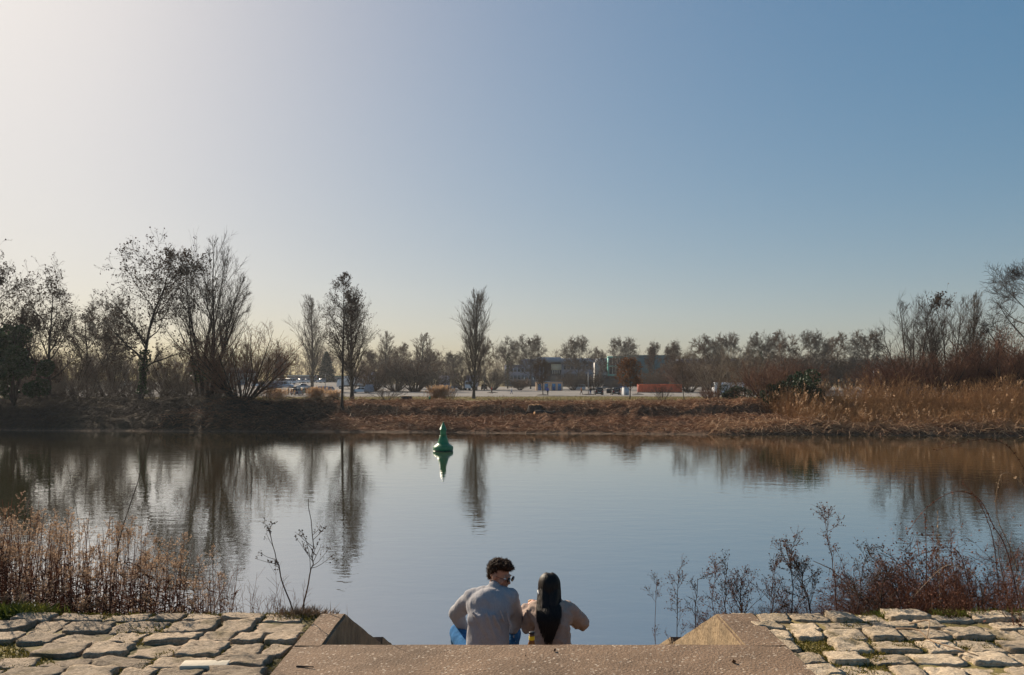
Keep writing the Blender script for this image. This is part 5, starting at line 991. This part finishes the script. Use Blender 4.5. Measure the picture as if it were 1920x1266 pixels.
def lorry(px, d, heading, L, Hh, bm, cm, label, logo=False):
    x = X(px, d); e = empty("lorry", (x, d, gz1(x, d) + .032), heading, label, "truck", "lorries in the car park"); h = L / 2
    MB().box(-h, h - 2.2, -1.22, 1.22, 1.05, Hh).build("box_body", bm, e, bevel=.04); MB().box(-h, h - .3, -.9, .9, .7, 1.04).build("chassis", M['black'], e)
    MB().loft([[(h - 2.1, -1.15, .6), (h, -1.15, .6), (h, 1.15, .6), (h - 2.1, 1.15, .6)], [(h - 2.1, -1.15, 1.7), (h, -1.13, 1.7), (h, 1.13, 1.7), (h - 2.1, 1.15, 1.7)], [(h - 2.1, -1.1, 2.75), (h - .35, -1.05, 2.75), (h - .35, 1.05, 2.75), (h - 2.1, 1.1, 2.75)]]).build("cab", cm, e, bevel=.04)
    MB().loft([[(h + .012, -1.0, 1.72), (h + .012, 1.0, 1.72), (h - .30, .95, 2.6), (h - .30, -.95, 2.6)], [(h + .03, -1.0, 1.72), (h + .03, 1.0, 1.72), (h - .28, .95, 2.6), (h - .28, -.95, 2.6)]]).build("windscreen", M['glass_dark'], e)
    for xx in (-h + 1.2, -h + 2.4, h - 1.1):
        for q in (-1, 1): wheel(e, xx, q * 1.05, .48, .3)
    if logo:      # the flat print on its side: an orange-red block, blue letters and a thin red line
        for q in (1,):
            y = q * 1.222
            for (a, b_, z0, z1, m_) in ((-.2, .55, 2.15, 2.75, M['logo_red']), (-1.05, -.85, 2.2, 2.75, M['logo_blue']), (-1.65, -1.45, 2.2, 2.75, M['logo_blue']), (-2.0, -1.66, 2.2, 2.32, M['logo_blue']), (-2.6, .2, 1.85, 1.93, M['logo_red'])): MB().box(a, b_, y, y + .006, z0, z1).build("side_print", m_, e)
M['logo_red'] = mat('print_red', (.65, .10, .03), .6, .05, 3); M['logo_blue'] = mat('print_blue', (.05, .08, .32), .6, .05, 3); M['trailer'] = mat('grey_tarp', (.24, .24, .27), .8, .15, 2)
lorry(663, 232, math.pi, 9.4, 3.7, paint('white', None), paint('white', None), "white box truck with a red and blue print on its side", True); lorry(686, 262, math.pi - .3, 7, 4.6, paint('lilac', None), paint('grey', None), "taller lilac grey lorry behind the white truck"); lorry(832, 240, H90 + .25, 7, 4.3, paint('lilac', None), paint('lilac', None), "lilac lorry box left of the tallest poplar"); lorry(884, 238, -H90 - .2, 7, 4.4, paint('lilac', None), paint('white', None), "lorry half hidden behind the trunk of the tallest poplar")
lorry(1366, 172, math.pi, 6.6, 2.75, paint('white', None), paint('white', None), "white minibus-sized lorry behind the pale-stemmed shrubs")
# covered trailers, cabinet, kiosks, containers
def tarp(px, d, label, w=2.4, hh=2.1):
    x = X(px, d); e = empty("covered_trailer", (x, d, gz1(x, d) + .032), .2, label, "trailer"); R = lambda s, z: [(-w / 2 * s, -.9 * s, z), (w / 2 * s, -.9 * s, z), (w / 2 * s, .9 * s, z), (-w / 2 * s, .9 * s, z)]
    MB().loft([R(1, .35), R(.98, hh * .55), R(.66, hh)]).build("cover", M['trailer'], e, bevel=.08); MB().box(-w / 2, w / 2, -.8, .8, .2, .345).build("chassis", M['black'], e); wheel(e, 0, .75, .3); wheel(e, 0, -.75, .3)
tarp(692, 196, "grey tarpaulin-covered trailer beside the white saloon"); tarp(515, 225, "grey covered trailer left of the light blue car", 4.2, 2.2); tarp(606, 196, "low dark covered trailer behind the reed clump left of the slender tree", 3.6, 1.7)
x = X(1173, 172); cb = empty("white_cabinet", (x, 172, gz1(x, 172) + .032), .3, "white box cabinet beside the orange-leaved tree's trunk", "cabinet"); MB().box(-.6, .6, -.5, .5, 0, 1.7).build("housing", M['white_paint'], cb, bevel=.03); MB().box(-.66, .66, -.56, .56, 1.701, 1.78).build("lid", paint('grey', None), cb); MB().box(-.5, .5, -.52, -.502, .1, 1.6).build("door", paint('silver', None), cb)
M['peach'] = mat('peach_panel', (.72, .47, .30), .8, .12, 1.5); M['door_blue'] = mat('blue_door', (.10, .20, .42), .6, .1, 2); M['pane_blue'] = mat('blue_pane', (.12, .36, .60), .25, .1, 2, spec=.6)
for i, (p0, p1, lab) in enumerate([(1005, 1031, "peach coloured kiosk with two blue doors, left of the pair"), (1032.5, 1055, "peach coloured kiosk with two blue doors, right of the pair")]):
    d = 232; x0, x1 = X(p0, d), X(p1, d); w = x1 - x0; z = gz1((x0 + x1) / 2, d) + .032; e = empty("kiosk", ((x0 + x1) / 2, d, z), 0, lab, "kiosk", "peach kiosks at the car park"); hh = 2.55
    MB().box(-w / 2, w / 2, 0, 2.4, 0, hh).build("wall", M['peach'], e, bevel=.03); MB().box(-w / 2 - .12, w / 2 + .12, -.25, 2.5, hh + .002, hh + .16).build("roof", paint('lightblue', None) if i == 0 else paint('grey', None), e)
    for q in (-.24, .24):
        dd = MB().box(q * w - .48, q * w + .48, -.06, -.002, .05, 2.0).build("door", M['door_blue'], e); MB().box(q * w - .34, q * w + .34, -.085, -.062, 1.2, 1.85).build("pane", M['pane_blue'], dd); MB().box(q * w - .06, q * w + .06, -.1, -.062, .85, 1.12).build("handle", M['black'], dd)
M['orange_steel'] = mat('orange_container', (.72, .13, .05), .6, .2, 1.2)
p0, p1, d = 1197, 1279, 205; x0, x1 = X(p0, d), X(p1, d); nC = 2; w = (x1 - x0) / nC
for i in range(nC):
    xc = x0 + w * (i + .5); e = empty("shipping_container", (xc, d, gz1(xc, d) + .032), 0, ["orange red steel container, left of the two end to end", "orange red steel container, right of the two end to end"][i], "container", "orange containers at the car park"); a = w / 2 - .06
    n = 44; xs_ = np.linspace(-a, a, n); yy = np.where((np.arange(n) // 2) % 2 == 0, 0, .09); V = np.concatenate([np.stack([xs_, yy, np.full(n, .12)], 1), np.stack([xs_, yy, np.full(n, 2.0)], 1)]); q = np.arange(n - 1)
    MB().add(V, np.stack([q, q + 1, q + 1 + n, q + n], 1)).build("corrugated_side", M['orange_steel'], e); MB().box(-a, a, .12, 2.2, .10, 2.0).build("body", M['orange_steel'], e); MB().box(-a - .04, a + .04, -.03, 2.25, 2.001, 2.14).build("top_rail", M['orange_steel'], e); MB().box(-a - .04, a + .04, -.03, 2.25, .0, .099).build("bottom_rail", M['black'], e)
    for sx in (-1, 1): MB().box(sx * (a + .0) - .06, sx * a + .06, -.05, .1, .10, 2.0).build("corner_post", M['orange_steel'], e)

# lamp posts, mounds
M['galv'] = mat('galvanised', (.20, .19, .18), .5, .15, 4)
def lamp(px, d, top, label):
    x = X(px, d); z = gz1(x, d); hh = Z(top, d) - z; e = empty("lamp_post", (x, d, z), 0, label, "lamp post", "lamp posts in the car park"); MB().lathe([(.10, -.1), (.09, .6), (.055, hh)], 10).build("pole", M['galv'], e, True)
    MB().tubes(np.array([[(-.7, 0, hh), (0, 0, hh + .05), (.7, 0, hh)]]), np.full((1, 3), .035), 6).build("arm", M['galv'], e)
    for q in (-1, 1): MB().loft([[(q * .65 - .3, -.12, hh - .02), (q * .65 + .3, -.12, hh - .02), (q * .65 + .3, .12, hh - .02), (q * .65 - .3, .12, hh - .02)], [(q * .65 - .2, -.06, hh + .09), (q * .65 + .2, -.06, hh + .09), (q * .65 + .2, .06, hh + .09), (q * .65 - .2, .06, hh + .09)]]).build("lamp_head", M['galv'], e)
lamp(1103, 178, 697, "lamp post left of the man in dark clothes"); lamp(1196, 180, 690, "lamp post at the left end of the orange containers"); lamp(610, 215, 702, "lamp post left of the slender tree at the car park"); lamp(545, 255, 690, "lamp post at the back of the left car park")
for i, (px, d) in enumerate([(1103, 178), (1196, 180), (1018, 171.5), (922, 200)]):
    x = X(px, d); rng = RNG(i); n = 14; th = np.linspace(0, 6.283, n, endpoint=False); k = 1 + rng.normal(0, .12, n); R = lambda s, z: np.stack([1.5 * s * k * np.cos(th), .9 * s * k * np.sin(th), np.full(n, z)], 1)
    o = MB().loft([R(1, -.1), R(.8, .14), R(.35, .26)]).build("soil_mound", M['bark'], None, True); o.location = (x, d, gz1(x, d)); tag(o, ["dark soil mound round the lamp post by the man in dark clothes", "dark soil mound at the lamp post by the orange containers", "dark soil mound round the small car park tree", "dark soil mound near the person in red"][i], "mound", "soil mounds in the car park")

# ------------------------------------------------------------------ people in the car park
CL = dict(blue=(.05, .09, .42), black=(.015, .015, .018), red=(.30, .03, .03), orange=(.40, .16, .06), white=(.62, .62, .62), jeans=(.05, .10, .22), dark=(.02, .02, .025))
for k_, c_ in CL.items(): M['cl_' + k_] = mat('cloth_' + k_, c_, .9, .12, 10)
def stander(px, d, top, leg, label, rz=0, stride=.12, arm=.1, s=1.0):
    x = X(px, d); e = empty("person", (x, d, gz1(x, d) + .032), rz, label, "person", "people walking in the car park")
    def limbs(mb, g, part):
        if part in ('b', 'l'):
            for q in (-1, 1):
                cap(mb, (q * .09, 0, .90), (q * .095, q * stride * .5, .48), .085 + g, .06 + g, 8); cap(mb, (q * .095, q * stride * .5, .48), (q * .10, q * stride - .05 * (q * stride < 0), .07), .055 + g, .035 + g, 8)
            cap(mb, (-.07, 0, .95), (.07, 0, .95), .11 + g, .11 + g, 8)
        if part in ('b', 't'):
            cap(mb, (0, 0, .98), (0, .0, 1.32), .12 + g, .15 + g, 8); cap(mb, (-.13, 0, 1.38), (.13, 0, 1.38), .08 + g, .08 + g, 8)
            for q in (-1, 1): cap(mb, (q * .20, 0, 1.40), (q * .25, -q * arm, 1.12), .055 + g, .042 + g, 8); cap(mb, (q * .25, -q * arm, 1.12), (q * .24, -q * arm + .10, .88), .04 + g, .03 + g, 8)
    b = MB(); limbs(b, 0, 'b'); ell(b, (0, .01, 1.62), np.array([.075, .095, .115]), n=10); cap(b, (0, 0, 1.4), (0, 0, 1.55), .055, .05, 8); ell(b, (0, .105, 1.61), np.array([.014, .02, .02]), n=8)
    for q in (-1, 1):
        cap(b, (q * .10, q * stride - .06, .04), (q * .10, q * stride + .14, .035), .04, .035, 8); w0 = np.array([q * .24, -q * arm + .10, .88])
        for f in range(4): cap(b, w0 + [0, -.02 + f * .014, -.03], w0 + [0, -.02 + f * .016 + .01, -.15 + abs(f - 1.5) * .01], .011, .008, 6)
        cap(b, w0 + [0, .02, -.02], w0 + [0, .06, -.08], .011, .009, 6)
    weld("body", b, .016, M['skin'], e, 1); t = MB(); limbs(t, .018, 't'); weld("jacket", t, .02, M['cl_' + top], e, 2); l = MB(); limbs(l, .016, 'l'); weld("trousers", l, .02, M['cl_' + leg], e, 2)
    hb = MB(); ell(hb, (0, -.015, 1.665), np.array([.083, .10, .085]), n=10); weld("hair", hb, .016, M['hair_brown'], e, 1); e.scale = (s, s, s)
stander(1107, 174, 'black', 'jeans', "man in dark jacket and blue trousers left of the black car", 2.8); stander(1090, 178, 'orange', 'dark', "person in orange brown jacket left of the lamp post", -1.5, .25); stander(1027, 176, 'blue', 'dark', "person in bright blue jacket right of the small car park tree", .3); stander(959, 186, 'white', 'jeans', "person in white top left of the small car park tree", -1.4, .25, .1, .9); stander(922, 190, 'red', 'dark', "person in red top right of the tallest poplar", 2.0); stander(541, 172, 'dark', 'dark', "person in black standing left of the dark estate car", -1.2)

# ------------------------------------------------------------------ buildings
M['b_grey'] = mat('facade_grey', (.22, .22, .27), .8, .1, .3); M['b_blue'] = mat('roof_band_blue', (.22, .28, .38), .6, .1, .3); M['b_dark'] = mat('facade_dark', (.09, .09, .11), .8, .15, .3); M['b_cream'] = mat('terrace_cream', (.60, .55, .42), .8, .1, .5); M['b_white'] = mat('render_white', (.62, .61, .58), .85, .08, .3); M['b_teal'] = mat('teal_cladding', (.035, .10, .105), .5, .15, .4); M['b_teal_light'] = mat('teal_frame', (.12, .42, .36), .5, .1, .5); M['b_brown'] = mat('facade_brown', (.17, .12, .085), .85, .15, .3); M['b_glass'] = mat('window_glass', (.05, .06, .075), .1, .2, .8, spec=.7); M['b_red'] = mat('fascia_red', (.42, .06, .06), .6, .1, 1)
def bblock(e, name, m, px0, px1, py0, py1, d0, depth, parent=None, sub=None):
    o = MB().box(X(px0, d0), X(px1, d0), d0, d0 + depth, max(Z(py1, d0), gz1(X((px0 + px1) / 2, d0), d0) - .2) if py1 > 738 else Z(py1, d0), Z(py0, d0)).build(name, m, sub or e)
    o.location = -e.location if sub is None else (0, 0, 0); return o
def building(label, px, d): return empty("building", (X(px, d), d, gz1(X(px, d), d)), 0, label, "building")
d = 340
b = building("long grey flat-roofed building with a blue grey roof band behind the peach kiosks", 1030, d)
bblock(b, "wall", M['b_grey'], 946, 1020, 684, 745, d, 18); bblock(b, "wall", M['b_grey'], 1053, 1113, 680, 745, d, 18); bblock(b, "recess_wall", M['b_dark'], 1020, 1053, 680, 745, d + 5, 13)
bblock(b, "wall", M['b_grey'], 977, 1007, 673, 683.8, d + 3, 12); bblock(b, "roof_band", M['b_blue'], 1006, 1052, 670, 679, d - 1.5, 20); bblock(b, "roof_band", M['b_blue'], 1052.3, 1116, 672, 679.6, d - 1.5, 20); bblock(b, "terrace_wall", M['b_cream'], 1034, 1052.8, 683, 694, d + .4, 4); bblock(b, "stair_block", M['b_brown'], 1033, 1052, 705, 745, d + 1, 4)
for px in np.arange(950, 1018, 7.0):
    for py in (690, 704): w_ = bblock(b, "window", M['b_glass'], px, px + 4.5, py, py + 7, d - .12, .11)
for px in np.arange(1057, 1110, 7.0):
    for py in (686, 701): bblock(b, "window", M['b_glass'], px, px + 4.5, py, py + 7, d - .12, .11)
for px in (982, 999, 1082, 1093, 1105): bblock(b, "glare_pane", M['white_paint'], px, px + 2, 708, 713, d - .2, .1)  # white colour on these panes stands in for reflected glare
for px in np.arange(1036, 1052, 4): bblock(b, "pillar", M['b_white'], px, px + 1, 694.2, 701, d + .5, .5)
b = building("white rendered building with small windows between the grey and teal buildings", 1128, 352); d = 352
bblock(b, "wall", M['b_white'], 1117, 1141, 672, 745, d, 14); bblock(b, "canopy", M['b_white'], 1120, 1165, 701, 703.5, d - 5, 5)
for px, py in ((1124, 679), (1132, 679), (1126, 691), (1134, 691), (1123, 706), (1129, 706), (1135, 706)): bblock(b, "window", M['b_glass'], px, px + 3.5, py, py + 6, d - .12, .11)
b = building("dark teal box building with a light teal framed glass front", 1200, 338); d = 338
bblock(b, "wall", M['b_teal'], 1176, 1255, 666, 745, d, 30); bblock(b, "glass_front", M['b_glass'], 1142.5, 1175.8, 671, 701, d + 4, 10)
for (a0, a1, c0, c1) in ((1140, 1175.8, 668, 671), (1140, 1142.4, 671.1, 702), (1142.6, 1175.8, 685, 688), (1140, 1175.8, 702.1, 705)): bblock(b, "frame", M['b_teal_light'], a0, a1, c0, c1, d + 2, 3)
for px in np.arange(1148, 1175, 6.5): bblock(b, "mullion", M['b_white'], px, px + .8, 671.2, 684.8, d + 3.4, .5); bblock(b, "mullion", M['b_white'], px, px + .8, 688.2, 701.8, d + 3.4, .5)
bblock(b, "ground_floor", M['b_dark'], 1130, 1175.8, 705.2, 745, d + 6, 10)
b = building("long low brown flat-roofed building behind the fan-shaped trees", 1345, 345); d = 345
bblock(b, "wall", M['b_brown'], 1277, 1412, 681, 745, d, 20); bblock(b, "roof_edge", M['b_grey'], 1274, 1415, 673, 680.8, d - 1, 22)
for px in np.arange(1283, 1408, 9.0): bblock(b, "window", M['b_glass'], px, px + 6, 687, 695, d - .12, .11)
b = building("low pale hall with a red sign band behind the left car park", 580, 350); d = 350
bblock(b, "wall", M['b_grey'], 540, 640, 706, 745, d, 12); bblock(b, "roof", M['b_white'], 538, 590, 703.5, 705.9, d - .6, 13); bblock(b, "sign_band", M['b_red'], 594, 606, 705, 707.5, d - .5, .4); bblock(b, "roof", M['b_teal_light'], 607, 642, 705, 705.95, d - .6, 13)
for px in np.arange(543, 636, 8.0): bblock(b, "window", M['b_glass'], px, px + 5, 709, 716, d - .12, .11)
b = building("white gabled house glimpsed through the left trees", 440, 350); d = 350
bblock(b, "wall", M['b_white'], 418, 468, 700, 745, d, 10); xa, xb, za, zb = X(415, d), X(471, d), Z(700, d) + .01, Z(690, d); rf = MB().loft([[(xa, d - .6, za), (xb, d - .6, za), (xb, d + 10.6, za), (xa, d + 10.6, za)], [(xa + 2, d + 4.8, zb), (xb - 2, d + 4.8, zb), (xb - 2, d + 5.2, zb), (xa + 2, d + 5.2, zb)]]).build("roof", M['b_dark'], b); rf.location = -b.location
for px in np.arange(422, 464, 9.0): bblock(b, "window", M['b_glass'], px, px + 5, 704, 712, d - .12, .11)
x = X(1645, 112); gf = empty("goal_post", (x, 112, gz1(x, 112)), 0, "small white metal frame standing behind the reed plumes", "goal")
for (a0, a1, z0, z1) in ((-.55, -.48, 0, 4.2), (.48, .55, 0, 4.2), (-.55, .55, 4.201, 4.28)): MB().box(a0, a1, -.04, .04, z0, z1).build("bar", M['white_paint'], gf)

# ------------------------------------------------------------------ haze: one closed box of thin air round camera and scene
hz = MB().box(-520, 520, -45, 620, -3.2, 45).build("haze", None); hm = bpy.data.materials.new("haze"); hm.use_nodes = True; hn = hm.node_tree
for n in list(hn.nodes): hn.nodes.remove(n)
ho = hn.nodes.new("ShaderNodeOutputMaterial"); hv = hn.nodes.new("ShaderNodeVolumePrincipled"); hv.inputs["Color"].default_value = (.90, .92, .95, 1); hv.inputs["Density"].default_value = HAZE; hv.inputs["Anisotropy"].default_value = 0.3
hn.links.new(hv.outputs[0], ho.inputs["Volume"]); hz.data.materials.append(hm); tag(hz, kind='stuff')
